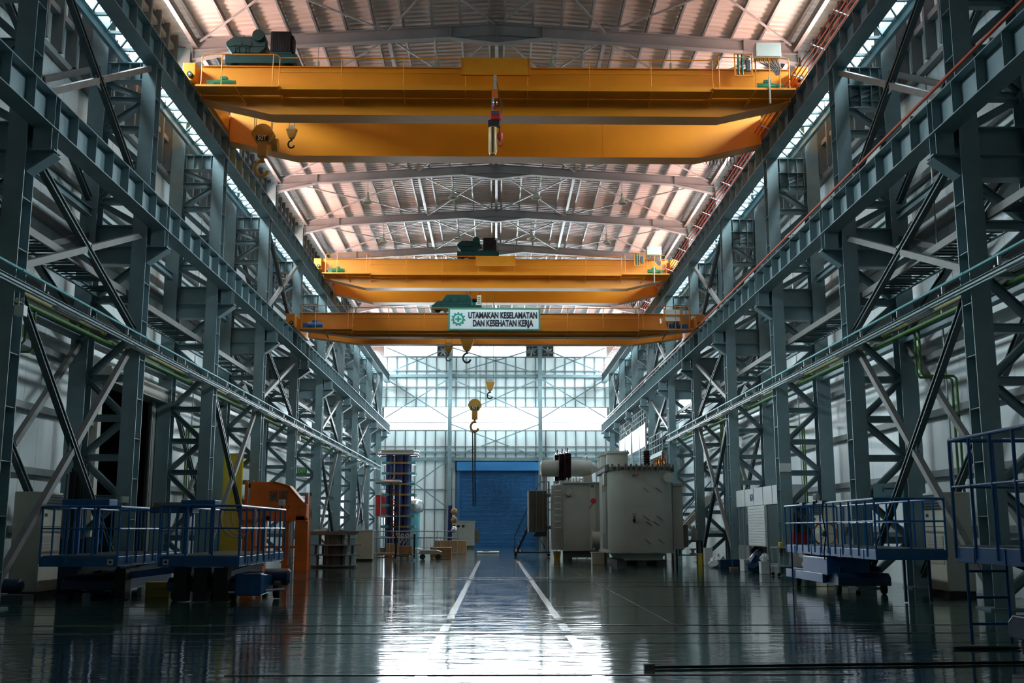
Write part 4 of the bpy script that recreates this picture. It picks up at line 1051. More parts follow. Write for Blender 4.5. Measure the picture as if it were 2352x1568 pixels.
part('drawbar', 'blue', L1, lambda m: m.beam((0.8, 1.2, 0.55), (2.0, 1.4, 0.7), 0.12, 0.16))
# plank and hoses
pk = MB().box(-0.35, 0.35, -0.12, 0.12, 0, 0.1).build('wooden_plank', 'wood', loc=(-7.72, 25.85, 2.12)); tag(pk, 'short brown plank lying between blue trays on the lift', 'plank')
for i in range(4):
    R = 0.42-0.06*i
    h = MB(); pts = []
    for j in range(25):
        a = math.radians(165+ j*9.2); pts.append((R*math.cos(a)*(1.0), 0.05*i, 0.98*R*1.25*math.sin(a)))
    h.path(pts, 0.022 if i == 0 else 0.014, 8)
    ob = h.build('air_hose', 'hose', loc=(-6.18+0.06*i, 26.2, 1.92), smooth=True)
    tag(ob, 'pale hose coil hanging on the lift rail, %s coil' % ['largest', 'second', 'third', 'smallest'][i], 'hose', 'hoses on the left lift')
# floodlights on the lifts
def flood(label, loc, rz_):
    t = thing('floodlight', label, 'floodlight', loc, rz_, group='work floodlights')
    MB().box(-0.09, 0.09, -0.05, 0.05, 0.08, 0.24).build('lamp_housing', 'galv', t, bevel=0.012)
    MB().box(-0.075, 0.075, -0.058, -0.05, 0.095, 0.225).build('lamp_glass', 'lamp_glass', t)
    MB().box(-0.01, 0.01, -0.02, 0.02, 0.0, 0.08).build('bracket', 'black', t)
    return t
flood('small floodlight clamped on the leftmost lift rail', (-8.72, 25.6, 2.12), 0.6)
flood('small silver floodlight on the right corner of the hose lift', (-5.75, 29.3, 2.14), -0.7)
flood('small bright floodlight on the rail of the right lift', (8.50, 28.6, 2.28), 0.8)

# rods standing in a bin
b = thing('rod_bin', 'dark blue bin holding tall steel rods behind leftmost lift', 'bin', (-11.0, 28.7, 0))
part('bin_body', 'blue_dark', b, lambda m: (m.box(-0.4, 0.4, -0.3, -0.27, 0, 1.35), m.box(-0.4, 0.4, 0.27, 0.3, 0, 1.35), m.box(-0.4, -0.37, -0.3, 0.3, 0, 1.35), m.box(0.37, 0.4, -0.3, 0.3, 0, 1.35), m.box(-0.4, 0.4, -0.3, 0.3, 0, 0.03)))
for i in range(18):
    x = -0.31+0.036*i; y = -0.2+0.4*((i*5) % 7)/7; h = 3.0+0.45*((i*3) % 8)/8
    rd = MB().tube((x, y, 0.05), (x*0.75+0.04*((i % 3)-1), y*0.6, h), 0.023, 8); rd.sphere((x*0.75+0.04*((i % 3)-1), y*0.6, h), 0.032, 8, 6)
    ob = rd.build('steel_rod', 'black' if i % 4 else 'steel_dark', loc=(-11.0, 28.7, 0), smooth=True)
    tag(ob, 'tall thin steel rod standing in the dark blue bin', 'rod', 'rods in the blue bin')

# cream packaged air conditioners
def aircon(label, loc, rz_):
    t = thing('air_conditioner', label, 'air conditioner', loc, rz_, group='cream floor-standing air conditioners')
    MB().box(-0.6, 0.6, -0.35, 0.35, 0.12, 2.5).build('casing', 'cream', t, bevel=0.02)
    MB().box(-0.6, 0.6, -0.33, 0.33, 0.0, 0.12).build('plinth', 'black', t)
    lv = MB().box(-0.55, 0.55, -0.37, -0.35, 2.08, 2.45).build('outlet_louvre', 'black', t)
    for i in range(5): MB().box(-0.54, 0.54, -0.385, -0.37, 2.11+0.07*i, 2.14+0.07*i).build('louvre_slat', 'steel_dark', lv)
    gr = MB().box(-0.52, 0.52, -0.362, -0.35, 0.75, 1.45).build('intake_grille', 'beige', t)
    for i in range(9): MB().box(-0.5, 0.5, -0.372, -0.362, 0.78+0.075*i, 0.80+0.075*i).build('grille_slat', 'beige', gr)
    MB().box(-0.45, -0.3, -0.358, -0.35, 1.9, 1.98).build('badge', 'ink', t)
    MB().box(-0.58, 0.58, -0.356, -0.35, 1.66, 1.672).build('panel_gap', 'black', t)
    return t
aircon('cream air conditioner cabinet behind the leftmost lift', (-11.29, 27.0, 0), PI/2)
aircon('cream air conditioner cabinet behind the rails of right lift, farther one', (11.35, 36.9, 0), -PI/2)
aircon('cream air conditioner cabinet near the second right column, nearer one', (11.29, 27.0, 0), -PI/2)

# orange lifting spreader
t = thing('lifting_spreader', 'large orange-red lifting spreader beam on legs marked with lettering', 'spreader', (-8.86, 44.0, 0))
part('beam_plate', 'orange_red', t, lambda m: m.prism([(-1.0, 1.95), (1.28, 1.95), (1.28, 2.6), (1.12, 2.66), (0.55, 3.3), (-0.1, 3.48), (-1.0, 3.48)], -0.32, 0.32, 'y'), bevel=0.02)
part('beam_flange', 'orange_red', t, lambda m: (m.beam((-0.1, 0, 3.5), (0.55, 0, 3.32), 0.74, 0.03), m.beam((0.55, 0, 3.32), (1.12, 0, 2.68), 0.74, 0.03)))
part('bottom_flange', 'orange_red', t, lambda m: m.box(-1.05, 1.3, -0.38, 0.38, 1.92, 1.96))
for i in range(4):
    for x in (-0.6, 0.75): part('stiffener_rib', 'orange_red', t, lambda m: m.prism([(x+0.11*i, 1.96), (x+0.11*i+0.30, 1.96), (x+0.11*i+0.05, 2.32)], -0.36, -0.325, 'y'))
for x0, x1 in ((-1.25, -0.75), (-0.62, -0.4), (0.35, 0.6), (0.85, 1.35)):
    part('leg', 'orange_red', t, lambda m: m.box(x0, x1, -0.34, 0.34, 0.0, 1.92))
part('counter_box', 'orange_red', t, lambda m: m.box(-1.26, -0.8, -0.45, 0.3, 1.95, 2.55))
part('cross_member', 'orange_red', t, lambda m: m.box(-1.25, 1.35, -0.36, -0.3, 0.85, 0.95))
for x in (-1.16, -0.9): part('pulley_cheek', 'orange_red', t, lambda m: m.prism([(x-0.07, 2.55), (x+0.07, 2.55), (x+0.07, 3.45), (x, 3.55), (x-0.07, 3.45)], -0.3, -0.26, 'y'))
part('pulley', 'black', t, lambda m: m.lathe([(0.10, -0.3), (0.10, 0.14)], (-0.98, 0, 3.35), 'x', 14), smooth=True)
for x in (1.2, 1.28): part('sheave_plate', 'orange_red', t, lambda m: m.box(x-0.02, x+0.02, -0.2, 0.2, 2.6, 3.05))
for x in (-1.24, -1.10, 1.5): part('ladder_rail', 'orange_red', t, lambda m: m.beam((x, -0.4, 0.0), (x+(0.12 if x < 0 else -0.1), -0.3, 2.9), 0.035, 0.035))
for z in (0.5, 0.9, 1.3, 1.7, 2.1, 2.5): part('ladder_rung', 'orange_red', t, lambda m: m.box(-1.22, -1.06, -0.42, -0.38, z, z+0.03))
part('chain', 'galv', t, lambda m: m.tube((0.62, -0.40, 0.2), (0.7, -0.40, 1.9), 0.03, 6))
text('lettering', 'SWL100T', 0.62, t, 'steel_dark', (0.15, -0.332, 2.88), (PI/2, 0, 0), bold=0.012, width=0.78)
for i in range(8):
    text('stencil_mark', 'IWUNUIWU'[i], 0.16, t, 'steel_dark', (-0.78+0.2*i+(0.55 if i > 3 else 0), -0.332, 2.48), (PI/2, 0, 0), sx=0.6)

# yellow boards leaning by the fourth left column
for i, (x, y, w, h) in enumerate(((-11.02, 45.5, 0.85, 4.75), (-10.95, 45.3, 0.75, 4.4))):
    t = thing('yellow_board', ['taller', 'shorter'][i]+' yellow sheet panel standing upright behind the orange spreader', 'panel', (x, y, 0), -0.15, group='yellow panels')
    part('sheet', 'yellow', t, lambda m: m.box(-w/2, w/2, -0.02, 0.02, 0.05, h))
    for z in (0.05, h*0.33, h*0.66, h-0.06): part('edge_strip', 'yellow', t, lambda m: m.box(-w/2, w/2, -0.035, -0.02, z, z+0.05))

# stack of clamping rings
t = thing('press_ring_stack', 'stack of dark grey steel clamping rings with plates between', 'ring stack', (-6.85, 46.6, 0))
def octo(r, ry): return [(r*math.cos(PI/8+i*PI/4), ry*math.sin(PI/8+i*PI/4)) for i in range(8)]
for z, r, m in ((0.06, 1.05, 'stackgrey'), (0.50, 1.2, 'stackgrey'), (0.92, 1.28, 'stackgrey'), (1.36, 1.0, 'stackgrey')):
    part('ring_plate', m, t, lambda q: q.prism(octo(r, r*0.55), z, z+0.05, 'z'))
for z0, z1, r in ((0.11, 0.5, 0.7), (0.55, 0.92, 0.78), (0.97, 1.36, 0.62)):
    for a in range(6):
        x, y = r*math.cos(a*PI/3+0.2), r*0.5*math.sin(a*PI/3+0.2)
        part('spacer_block', 'stackgrey', t, lambda q: q.box(x-0.05, x+0.05, y-0.07, y+0.07, z0, z1))
part('core_drum', 'tank_dark', t, lambda q: q.lathe([(0.42, 0.11), (0.42, 1.36)], n=16))
part('foot', 'tank_dark', t, lambda q: q.box(-0.9, 0.9, -0.35, 0.35, 0, 0.06))
for x in (-1.0, 0.95): part('angle_frame', 'stackgrey', t, lambda q: q.beam((x, -0.2, 1.42), (x*0.2, -0.2, 1.55), 0.08, 0.1))
part('cross_beam', 'stackgrey', t, lambda q: q.box(-1.1, 1.05, -0.3, -0.16, 1.41, 1.52))
part('cap_plate', 'white', t, lambda q: q.box(-0.85, -0.3, -0.25, 0.1, 1.53, 1.58))

# grey-beige electrical cabinet
t = thing('switch_cabinet', 'beige metal switch cabinet standing beside the ring stack', 'cabinet', (-6.75, 56.6, 0))
part('body', 'cream', t, lambda m: m.box(-0.42, 0.42, -0.3, 0.3, 0.1, 1.52), bevel=0.01); part('plinth', 'black', t, lambda m: m.box(-0.4, 0.4, -0.28, 0.28, 0, 0.1))
part('top_plate', 'white', t, lambda m: m.box(-0.46, 0.46, -0.34, 0.34, 1.52, 1.58)); part('door', 'cream', t, lambda m: m.box(-0.38, 0.38, -0.31, -0.3, 0.15, 1.45))
part('vent_stub', 'white', t, lambda m: m.lathe([(0.06, 1.58), (0.06, 1.95), (0.0, 2.0)], (-0.1, 0, 0), n=12), smooth=True)

# guard fence
t = thing('guard_fence', 'low grey tubular guard fence around the test bay', 'fence', (-5.6, 63.0, 0))
for z in (1.48, 1.12): part('top_rail', 'galv', t, lambda m: m.tube((-3.6, 0, z), (3.4, 0, z), 0.03, 8))
part('bottom_rail', 'galv', t, lambda m: m.tube((-3.6, 0, 0.25), (3.4, 0, 0.25), 0.025, 8))
for i in range(37): part('baluster', 'galv', t, lambda m: m.tube((-3.6+7.0*i/36, 0, 0.0 if i % 6 == 0 else 0.25), (-3.6+7.0*i/36, 0, 1.48 if i % 6 == 0 else 1.12), 0.022 if i % 6 == 0 else 0.012, 6))

# test trolley rack
t = thing('test_trolley', 'black wheeled rack with silver coils in front of the guard fence', 'trolley', (-4.7, 57.0, 0))
for x in (-0.48, 0.48):
    for y in (-0.25, 0.25): part('upright', 'black', t, lambda m: m.box(x-0.03, x+0.03, y-0.03, y+0.03, 0.1, 1.35))
part('shelf', 'steel_dark', t, lambda m: m.box(-0.5, 0.5, -0.28, 0.28, 0.28, 0.32)); part('crate', 'wood', t, lambda m: m.box(-0.3, 0.35, -0.2, 0.2, 0.32, 0.75))
for i in range(4): part('coil', 'galv', t, lambda m: m.torus((-0.36+0.23*i, -0.26, 1.28), 0.07, 0.03, 'y', 14, 8), smooth=True)
for i in range(3): part('bent_bar', 'alu', t, lambda m: m.beam((-0.3+0.2*i, -0.27, 0.8), (-0.12+0.2*i, -0.27, 1.12), 0.05, 0.07))
for x in (-0.35, 0.0, 0.35): part('wheel', 'galv', t, lambda m: m.torus((x, -0.26, 0.10), 0.07, 0.03, 'y', 14, 8), smooth=True)

# crates and boxes near the test bay
def crate(label, loc, sx, sy, sz, m, slats=0, cat='crate'):
    t = thing('wooden_crate', label, cat, loc, 0, group='crates by the test bay')
    part('crate_body', m, t, lambda q: q.box(-sx/2, sx/2, -sy/2, sy/2, 0.06, sz), bevel=0.01)
    for x in (-sx/2+0.06, 0, sx/2-0.06): part('runner', 'wood', t, lambda q: q.box(x-0.05, x+0.05, -sy/2, sy/2, 0, 0.06))
    for i in range(slats):
        z = 0.06+(sz-0.06)*i/slats; part('slat', m, t, lambda q: q.box(-sx/2-0.01, sx/2+0.01, -sy/2-0.02, -sy/2, z+0.01, z+(sz-0.06)/slats-0.01))
    return t
crate('reddish brown wooden crate with open top near the lane', (-3.0, 60.6, 0), 1.15, 1.0, 0.62, 'wood', 4)
crate('long pale wooden crate behind the brown crate', (-3.0, 73.5, 0), 2.1, 1.0, 0.85, 'cardboard', 5)
crate('cardboard box on the pallet in front of the blue tower', (-6.1, 65.3, 0.18), 0.75, 0.6, 0.58, 'cardboard', 0, 'box')
crate('flat wooden pallet load at the foot of the blue tower', (-6.3, 65.6, 0), 2.4, 1.6, 0.18, 'wood', 0, 'pallet')
crate('small cardboard box left of the fence by the beige cabinet', (-7.4, 64.5, 0), 0.5, 0.5, 0.55, 'cardboard', 0, 'box')
t = thing('hand_cart', 'low grey hand cart parked in front of the brown crate', 'cart', (-3.5, 58.9, 0))
part('cart_bed', 'tank', t, lambda m: m.prism([(-0.6, 0.28), (0.55, 0.28), (0.62, 0.42), (0.3, 0.5), (-0.55, 0.5)], -0.3, 0.3, 'y'), bevel=0.02)
for x in (-0.42, 0.42):
    for y in (-0.25, 0.25): part('wheel', 'rubber', t, lambda m: m.lathe([(0.14, -0.04), (0.14, 0.04)], (x, y, 0.14), 'y', 14), smooth=True)

# impulse generator tower
t = thing('impulse_tower', 'tall tower of dark blue cylinders with teal bands in test bay', 'test tower', (-6.85, 76.5, 0))
part('base_frame', 'tank_dark', t, lambda m: m.box(-1.2, 1.1, -0.9, 0.9, 0, 0.35))
for x, y, r in ((-0.62, -0.5, 0.24), (0.62, -0.5, 0.21), (0.12, -0.2, 0.40), (-0.62, 0.6, 0.24), (0.62, 0.6, 0.24)):
    part('column_tube', 'tower_blue', t, lambda m: m.lathe([(r, 0.35), (r, 6.75)], (x, y, 0), n=18), smooth=True)
for i in range(8):
    z = 0.95+0.735*i
    for x in (-0.85, 0.95): part('teal_band', 'teal_band', t, lambda m: m.box(x-0.28, x+0.28, -0.8, 0.8, z, z+0.18), bevel=0.01)
    part('cross_bar', 'ochre', t, lambda m: m.box(-0.55, 0.68, -0.82, -0.72, z+0.02, z+0.15))
    if i < 5: part('resistor_rod', 'red', t, lambda m: m.tube((-0.5, -0.86, z+0.3), (0.1, -0.86, z+0.3), 0.03, 8))
    if i < 6: part('sphere_gap', 'copper', t, lambda m: m.sphere((-0.3, -0.86, z+0.45), 0.09, 10, 8), smooth=True)
for x in (-0.42, 0.02): part('insulator_post', 'bushing', t, lambda m: m.tube((x, -0.9, 0.3), (x, -0.9, 4.9), 0.05, 8))
for z in (6.78, 7.02):
    part('top_ring', 'alu', t, lambda m: m.path([(-1.3, -1.1, z), (1.1, -1.1, z), (1.35, -0.85, z), (1.35, 0.9, z), (1.1, 1.15, z), (-1.3, 1.15, z), (-1.45, 0.9, z), (-1.45, -0.85, z), (-1.3, -1.1, z)], 0.075, 10), smooth=True)
part('top_plate', 'galv', t, lambda m: m.box(-1.2, 1.15, -0.9, 0.9, 6.85, 6.95))
part('grading_tube', 'alu', t, lambda m: m.lathe([(0.02, -1.55), (0.13, -1.5), (0.16, -1.4), (0.16, 0.2), (0.13, 0.3), (0.02, 0.35)], (0, -1.3, 4.85), 'x', 16), smooth=True)
part('grading_plate', 'galv', t, lambda m: m.box(-1.3, 0.45, -1.4, -0.9, 2.45, 2.50))
for x, y in ((-1.1, -1.2), (0.2, -1.2)): part('grading_stand', 'galv', t, lambda m: m.tube((x, y, 0), (x, y, 4.75), 0.03, 8))
# cyan voltage divider with domed top
t = thing('voltage_divider', 'bright cyan cylinder with silver domed electrode in test bay', 'divider', (-6.4, 85.0, 0))
part('cylinder', 'cyan', t, lambda m: m.lathe([(0.5, 0.15), (0.5, 2.95)], n=24), smooth=True)
part('dome', 'alu', t, lambda m: m.lathe([(0.45, 2.85), (0.72, 2.95), (0.78, 3.15), (0.78, 3.5), (0.68, 3.78), (0.4, 3.92), (0.01, 3.95)], n=24), smooth=True)
part('base_skirt', 'white', t, lambda m: m.lathe([(0.7, 0.0), (0.7, 0.12), (0.5, 0.2)], n=24))
t = thing('sphere_gap_stand', 'dark blue stand with stacked silver spheres beside roller door', 'test stand', (-3.4, 84.0, 0))
part('post', 'tower_blue', t, lambda m: m.box(-0.25, 0.05, -0.12, 0.12, 0.3, 3.4)); part('base', 'tank_dark', t, lambda m: m.box(-0.5, 0.6, -0.4, 0.4, 0, 0.3))
for z in (1.55, 2.3, 2.95): part('sphere', 'hook_yellow' if z > 1.6 else 'alu', t, lambda m: m.sphere((0.2, -0.1, z), 0.26, 14, 10), smooth=True)
t = thing('test_transformer', 'grey box transformer with finned side left of the roller door', 'transformer', (-2.8, 92.0, 0))
part('tank', 'tank', t, lambda m: m.box(-1.15, 1.05, -0.7, 0.7, 0.25, 2.2), bevel=0.02); part('lid', 'tank', t, lambda m: m.box(-1.2, 1.1, -0.75, 0.75, 2.2, 2.3)); part('base', 'tank_dark', t, lambda m: m.box(-1.1, 1.0, -0.6, 0.6, 0, 0.25))
for i in range(6): part('fin', 'tank_dark', t, lambda m: m.box(1.05, 1.45, -0.6+0.2*i, -0.57+0.2*i, 0.5, 1.6))
for x in (-0.7, -0.3, 0.1): part('gauge', 'black', t, lambda m: m.lathe([(0.12, -0.74), (0.12, -0.70)], (x, 0, 1.85), 'y', 14))
# red bushings far left
t = thing('red_apparatus', 'dark red test apparatus with white cap beside far left columns', 'test apparatus', (-8.7, 84.0, 0))
part('frame', 'red', t, lambda m: m.box(-0.5, 0.5, -0.4, 0.4, 2.6, 4.2)); part('stand', 'tank_dark', t, lambda m: (m.box(-0.45, -0.35, -0.3, 0.3, 0, 2.6), m.box(0.35, 0.45, -0.3, 0.3, 0, 2.6)))
part('cap', 'white', t, lambda m: m.lathe([(0.3, 4.2), (0.28, 4.45), (0.1, 4.6)], n=16), smooth=True)
# ================================================================== TRANSFORMERS
t = thing('power_transformer', 'grey power transformer with conservator drum and tall dark bushings', 'transformer', (4.85, 59.4, 0))
tank = part('tank', 'tank', t, lambda m: m.box(-1.15, 1.25, 0, 3.6, 0.42, 4.08), bevel=0.03)
part('tank_cover', 'tank', t, lambda m: m.box(-1.3, 1.4, -0.12, 3.7, 4.08, 4.16), bevel=0.01)
part('tank_rib', 'tank', tank, lambda m: m.box(0.3, 0.62, -0.12, 0.0, 0.45, 4.05), bevel=0.01)
part('rib_window', 'tank_dark', tank, lambda m: m.box(0.36, 0.56, -0.13, -0.12, 3.86, 4.02))
part('skid', 'tank_dark', t, lambda m: m.box(-0.8, 1.0, 0.2, 3.4, 0.08, 0.42)); 
for x in (-0.9, 0.95): part('jack_foot', 'tank_dark', t, lambda m: m.box(x-0.25, x+0.25, 0.3, 0.8, 0.0, 0.42))
part('round_flange', 'tank', tank, lambda m: m.lathe([(0.27, -0.12), (0.27, -0.02), (0.18, 0.0)], (-0.82, 0, 3.66), 'y', 20), smooth=True)
for i in range(10): part('flange_bolt', 'steel_dark', tank, lambda m: m.lathe([(0.025, -0.145), (0.025, -0.12)], (-0.82+0.22*math.cos(i*PI/5), 0, 3.66+0.22*math.sin(i*PI/5)), 'y', 6))
part('red_disc', 'red', t, lambda m: m.lathe([(0.15, -0.16), (0.15, -0.12)], (0.50, 0, 3.12), 'y', 20), smooth=True)
part('valve_lever', 'tank_dark', t, lambda m: m.beam((0.46, -0.14, 2.98), (0.28, -0.14, 2.72), 0.05, 0.05))
part('conservator', 'tank', t, lambda m: m.lathe([(0.30, -2.32), (0.45, -2.25), (0.46, -2.2), (0.46, 0.5), (0.45, 0.55), (0.3, 0.62), (0.2, 0.85), (0.12, 0.95)], (0, 1.6, 4.98), 'x', 28), smooth=True)
part('conservator_bracket', 'tank', t, lambda m: m.prism([(-0.05, 4.16), (0.6, 4.16), (0.55, 4.62), (0.1, 4.55)], 1.2, 1.9, 'y'))
for x in (-2.0, -2.35): part('conservator_leg', 'tank', t, lambda m: m.box(x-0.05, x+0.05, 1.5, 1.65, 0.4, 4.6))
part('breather_pipe', 'tank', t, lambda m: m.path([(-0.6, 1.5, 5.42), (-0.6, 1.5, 5.62), (0.1, 1.5, 5.62), (0.1, 1.5, 5.44)], 0.03, 8), smooth=True)
part('vent_cap', 'galv', t, lambda m: m.lathe([(0.04, 5.44), (0.04, 5.6), (0.09, 5.62), (0.02, 5.75)], (0.3, 1.5, 0), n=12), smooth=True)
for i, (x, y) in enumerate(((-0.83, 0.55), (-1.1, 1.2), (-1.32, 2.0))):
    prof = [(0.10, 4.16), (0.19, 4.22)]
    z = 4.28
    while z < 5.75: prof += [(0.17, z), (0.225, z+0.03), (0.17, z+0.06)]; z += 0.062
    prof += [(0.15, z), (0.10, z+0.06), (0.04, z+0.1), (0.03, z+0.28)]
    part('hv_bushing', 'bushing', t, lambda m: m.lathe(prof, (x, y, 0), n=18))
    part('bushing_turret', 'galv', t, lambda m: m.lathe([(0.2, 4.16), (0.2, 4.28)], (x, y, 0), n=16), smooth=True)
    part('bushing_cap', 'alu', t, lambda m: m.lathe([(0.15, 5.78), (0.12, 5.88), (0.03, 5.95), (0.03, 6.08)], (x, y, 0), n=14), smooth=True)
part('radiator_bank', 'tank_dark', t, lambda m: m.box(-3.0, -2.0, 1.2, 3.4, 1.45, 3.72))
for i in range(13): part('radiator_fin', 'tank', t, lambda m: m.box(-3.05+0.08*i, -3.03+0.08*i, 1.05, 1.2, 1.45, 3.75))
part('radiator_header', 'tank', t, lambda m: m.tube((-2.0, 1.5, 3.5), (-1.15, 1.5, 3.5), 0.1, 12), smooth=True)
part('radiator_header', 'tank', t, lambda m: m.tube((-2.0, 1.5, 1.7), (-1.15, 1.5, 1.7), 0.1, 12), smooth=True)
part('radiator_support', 'tank_dark', t, lambda m: m.prism([(-2.6, 1.45), (-2.0, 1.45), (-2.0, 1.2), (-2.75, 1.2)], 1.4, 1.9, 'y'))
part('side_box', 'tank', t, lambda m: m.box(-1.75, -1.15, 0.4, 1.4, 0.5, 4.0), bevel=0.02)
for x in (-1.65, -1.25): part('ladder_rail', 'galv', t, lambda m: m.box(x-0.025, x+0.025, -0.14, -0.08, 0.55, 4.2))
for i in range(8): part('ladder_rung', 'white', t, lambda m: m.tube((-1.65, -0.11, 1.7+0.33*i), (-1.25, -0.11, 1.7+0.33*i), 0.022, 6))
part('rating_plate', 'sky_sign', t, lambda m: m.box(-1.38, -1.16, -0.03, -0.01, 1.62, 1.84))
for i in range(6): part('pipe_fitting', 'galv', t, lambda m: m.lathe([(0.06, 4.16), (0.06, 4.34), (0.03, 4.4)], (-0.9+0.17*i, 0.1+0.05*(i % 2), 0), n=10), smooth=True)
part('cooler_drum', 'tank', t, lambda m: m.lathe([(0.42, -0.4), (0.42, 0.6)], (0.75, -1.1, 1.05), 'x', 24), smooth=True)
part('drum_flange', 'tank', t, lambda m: m.lathe([(0.5, -0.46), (0.5, -0.40)], (0.75, -1.1, 1.05), 'x', 24), smooth=True)
part('drum_stand', 'tank_dark', t, lambda m: (m.box(0.5, 0.65, -1.4, -0.8, 0, 0.7), m.box(1.05, 1.2, -1.4, -0.8, 0, 0.7)))

t = thing('transformer_tank', 'large rounded grey transformer tank with bolted rim and turrets', 'transformer', (6.62, 48.9, 0))
def plan(w, d, c, n=5):
    pts = []
    for cx, cy, a0 in ((w/2-c, c, -90), (w/2-c, d-c, 0), (-w/2+c, d-c, 90), (-w/2+c, c, 180)):
        for i in range(n+1):
            a = math.radians(a0+90*i/n); pts.append((cx+c*math.cos(a), cy+c*math.sin(a)))
    return pts
body = part('tank_body', 'tank', t, lambda m: m.prism(plan(2.95, 5.4, 0.75), 0.58, 4.25, 'z'), smooth=True)
part('rim_flange', 'tank_dark', t, lambda m: m.prism(plan(3.2, 5.65, 0.85), 4.25, 4.40, 'z'))
part('tank_cover', 'tank', t, lambda m: m.prism(plan(2.9, 5.3, 0.75), 4.40, 4.46, 'z'))
rp = plan(3.1, 5.55, 0.82, 4); 
per = []
for i in range(len(rp)):
    a, b_ = rp[i], rp[(i+1) % len(rp)]; d = math.hypot(b_[0]-a[0], b_[1]-a[1]); k = max(1, int(d/0.24))
    for j in range(k): per.append((a[0]+(b_[0]-a[0])*j/k, a[1]-0.12+(b_[1]-a[1])*j/k))
cl = MB().box(-0.045, 0.045, -0.05, 0.05, 4.20, 4.52).mesh('rim_clamp', 'tank_dark')
for x, y in per: inst('rim_clamp', cl, t, (x, y, 0))
part('bottom_flange', 'tank', t, lambda m: m.prism(plan(3.1, 5.5, 0.8), 0.54, 0.60, 'z'))
part('base_skid', 'tank', t, lambda m: m.prism([(-1.1, 0.54), (1.1, 0.54), (0.8, 0.22), (-0.8, 0.22)], 0.3, 4.8, 'y'))
for x in (-0.9, 0.0, 0.9): part('skid_block', 'tank_dark', t, lambda m: m.box(x-0.22, x+0.22, 0.5, 4.8, 0.0, 0.24))
part('weld_seam', 'tank', body, lambda m: m.prism(plan(2.965, 5.415, 0.75), 2.60, 2.615, 'z'))
for i, (x, z) in enumerate(((0.05, 3.45), (0.62, 3.45), (0.05, 2.2), (0.66, 2.2), (0.18, 1.95), (0.5, 1.95), (0.1, 1.15), (0.7, 1.15))):
    part('lifting_lug', 'tank_dark', body, lambda m: m.beam((x, -0.03, z), (x+0.26, -0.03, z-0.2), 0.06, 0.025))
part('drain_valve', 'tank_dark', t, lambda m: (m.lathe([(0.07, -0.2), (0.07, 0.0)], (-0.38, 0, 2.0), 'y', 12), m.box(-0.42, -0.34, -0.2, -0.1, 1.88, 2.2)))
part('valve_wheel', 'red', t, lambda m: m.torus((-0.38, -0.16, 2.28), 0.10, 0.015, 'z', 14, 6))
part('top_valve', 'tank_dark', t, lambda m: m.lathe([(0.06, -0.15), (0.06, 0.0)], (-0.35, 0, 4.02), 'y', 12)); part('valve_wheel', 'red', t, lambda m: m.lathe([(0.05, -0.2), (0.05, -0.15)], (-0.2, 0, 4.02), 'y', 12))
part('side_flange', 'tank', t, lambda m: m.lathe([(0.22, -0.14), (0.22, 0.2)], (1.2, 0, 3.9), 'y', 20), smooth=True)
for y in (1.2, 1.55, 1.9, 2.25): part('side_pipe', 'tank', t, lambda m: m.tube((-1.53, y, 1.4), (-1.53, y, 3.3), 0.04, 8), smooth=True)
for y in (1.0, 1.7, 2.4): part('side_stiffener', 'tank', t, lambda m: m.box(-1.56, -1.47, y-0.05, y+0.05, 0.7, 4.2))
part('left_turret', 'tank', t, lambda m: m.box(-1.62, -1.42, 0.9, 1.6, 3.6, 4.15), bevel=0.02)
for i, (x, y) in enumerate(((-0.85, 2.2), (-1.0, 3.6), (-1.0, 4.7))):
    part('bushing_turret', 'tank', t, lambda m: m.lathe([(0.52, 4.46), (0.52, 5.12), (0.58, 5.12), (0.58, 5.22)], (x, y, 0), n=22), smooth=True)
    for k in range(8): part('turret_bolt', 'galv', t, lambda m: m.lathe([(0.035, 5.22), (0.035, 5.30)], (x+0.5*math.cos(k*PI/4), y+0.5*math.sin(k*PI/4), 0), n=6))
prof = [(0.12, 4.46), (0.18, 4.5)]; z = 4.55
while z < 5.15: prof += [(0.13, z), (0.19, z+0.05), (0.13, z+0.1)]; z += 0.11
prof += [(0.1, z), (0.05, z+0.12)]
part('lv_bushing', 'bushing', t, lambda m: m.lathe(prof, (0.42, 1.2, 0), n=16)); part('bushing_cap', 'alu', t, lambda m: m.lathe([(0.1, 5.2), (0.1, 5.3), (0.03, 5.42)], (0.42, 1.2, 0), n=12))
for i in range(5): part('copper_lead', 'copper', t, lambda m: m.path([(0.75+0.12*i, 1.0, 4.46), (0.72+0.12*i, 1.05, 4.7), (0.80+0.1*i, 1.1, 4.78+0.06*(i % 3)), (0.9+0.1*i, 1.2, 4.5)], 0.045, 8), smooth=True)
part('copper_stub', 'copper', t, lambda m: m.box(1.12, 1.25, 1.2, 1.3, 4.46, 5.15))
part('tap_changer_box', 'tank', t, lambda m: m.box(1.5, 1.98, 0.8, 2.2, 0.7, 3.55), bevel=0.03); part('tap_changer_cap', 'tank', t, lambda m: m.box(1.5, 2.15, 0.75, 2.3, 3.55, 3.68))
for i in range(6): part('box_slat', 'tank_dark', t, lambda m: m.box(1.98, 2.2, 0.9+0.2*i, 0.94+0.2*i, 0.8, 1.8))

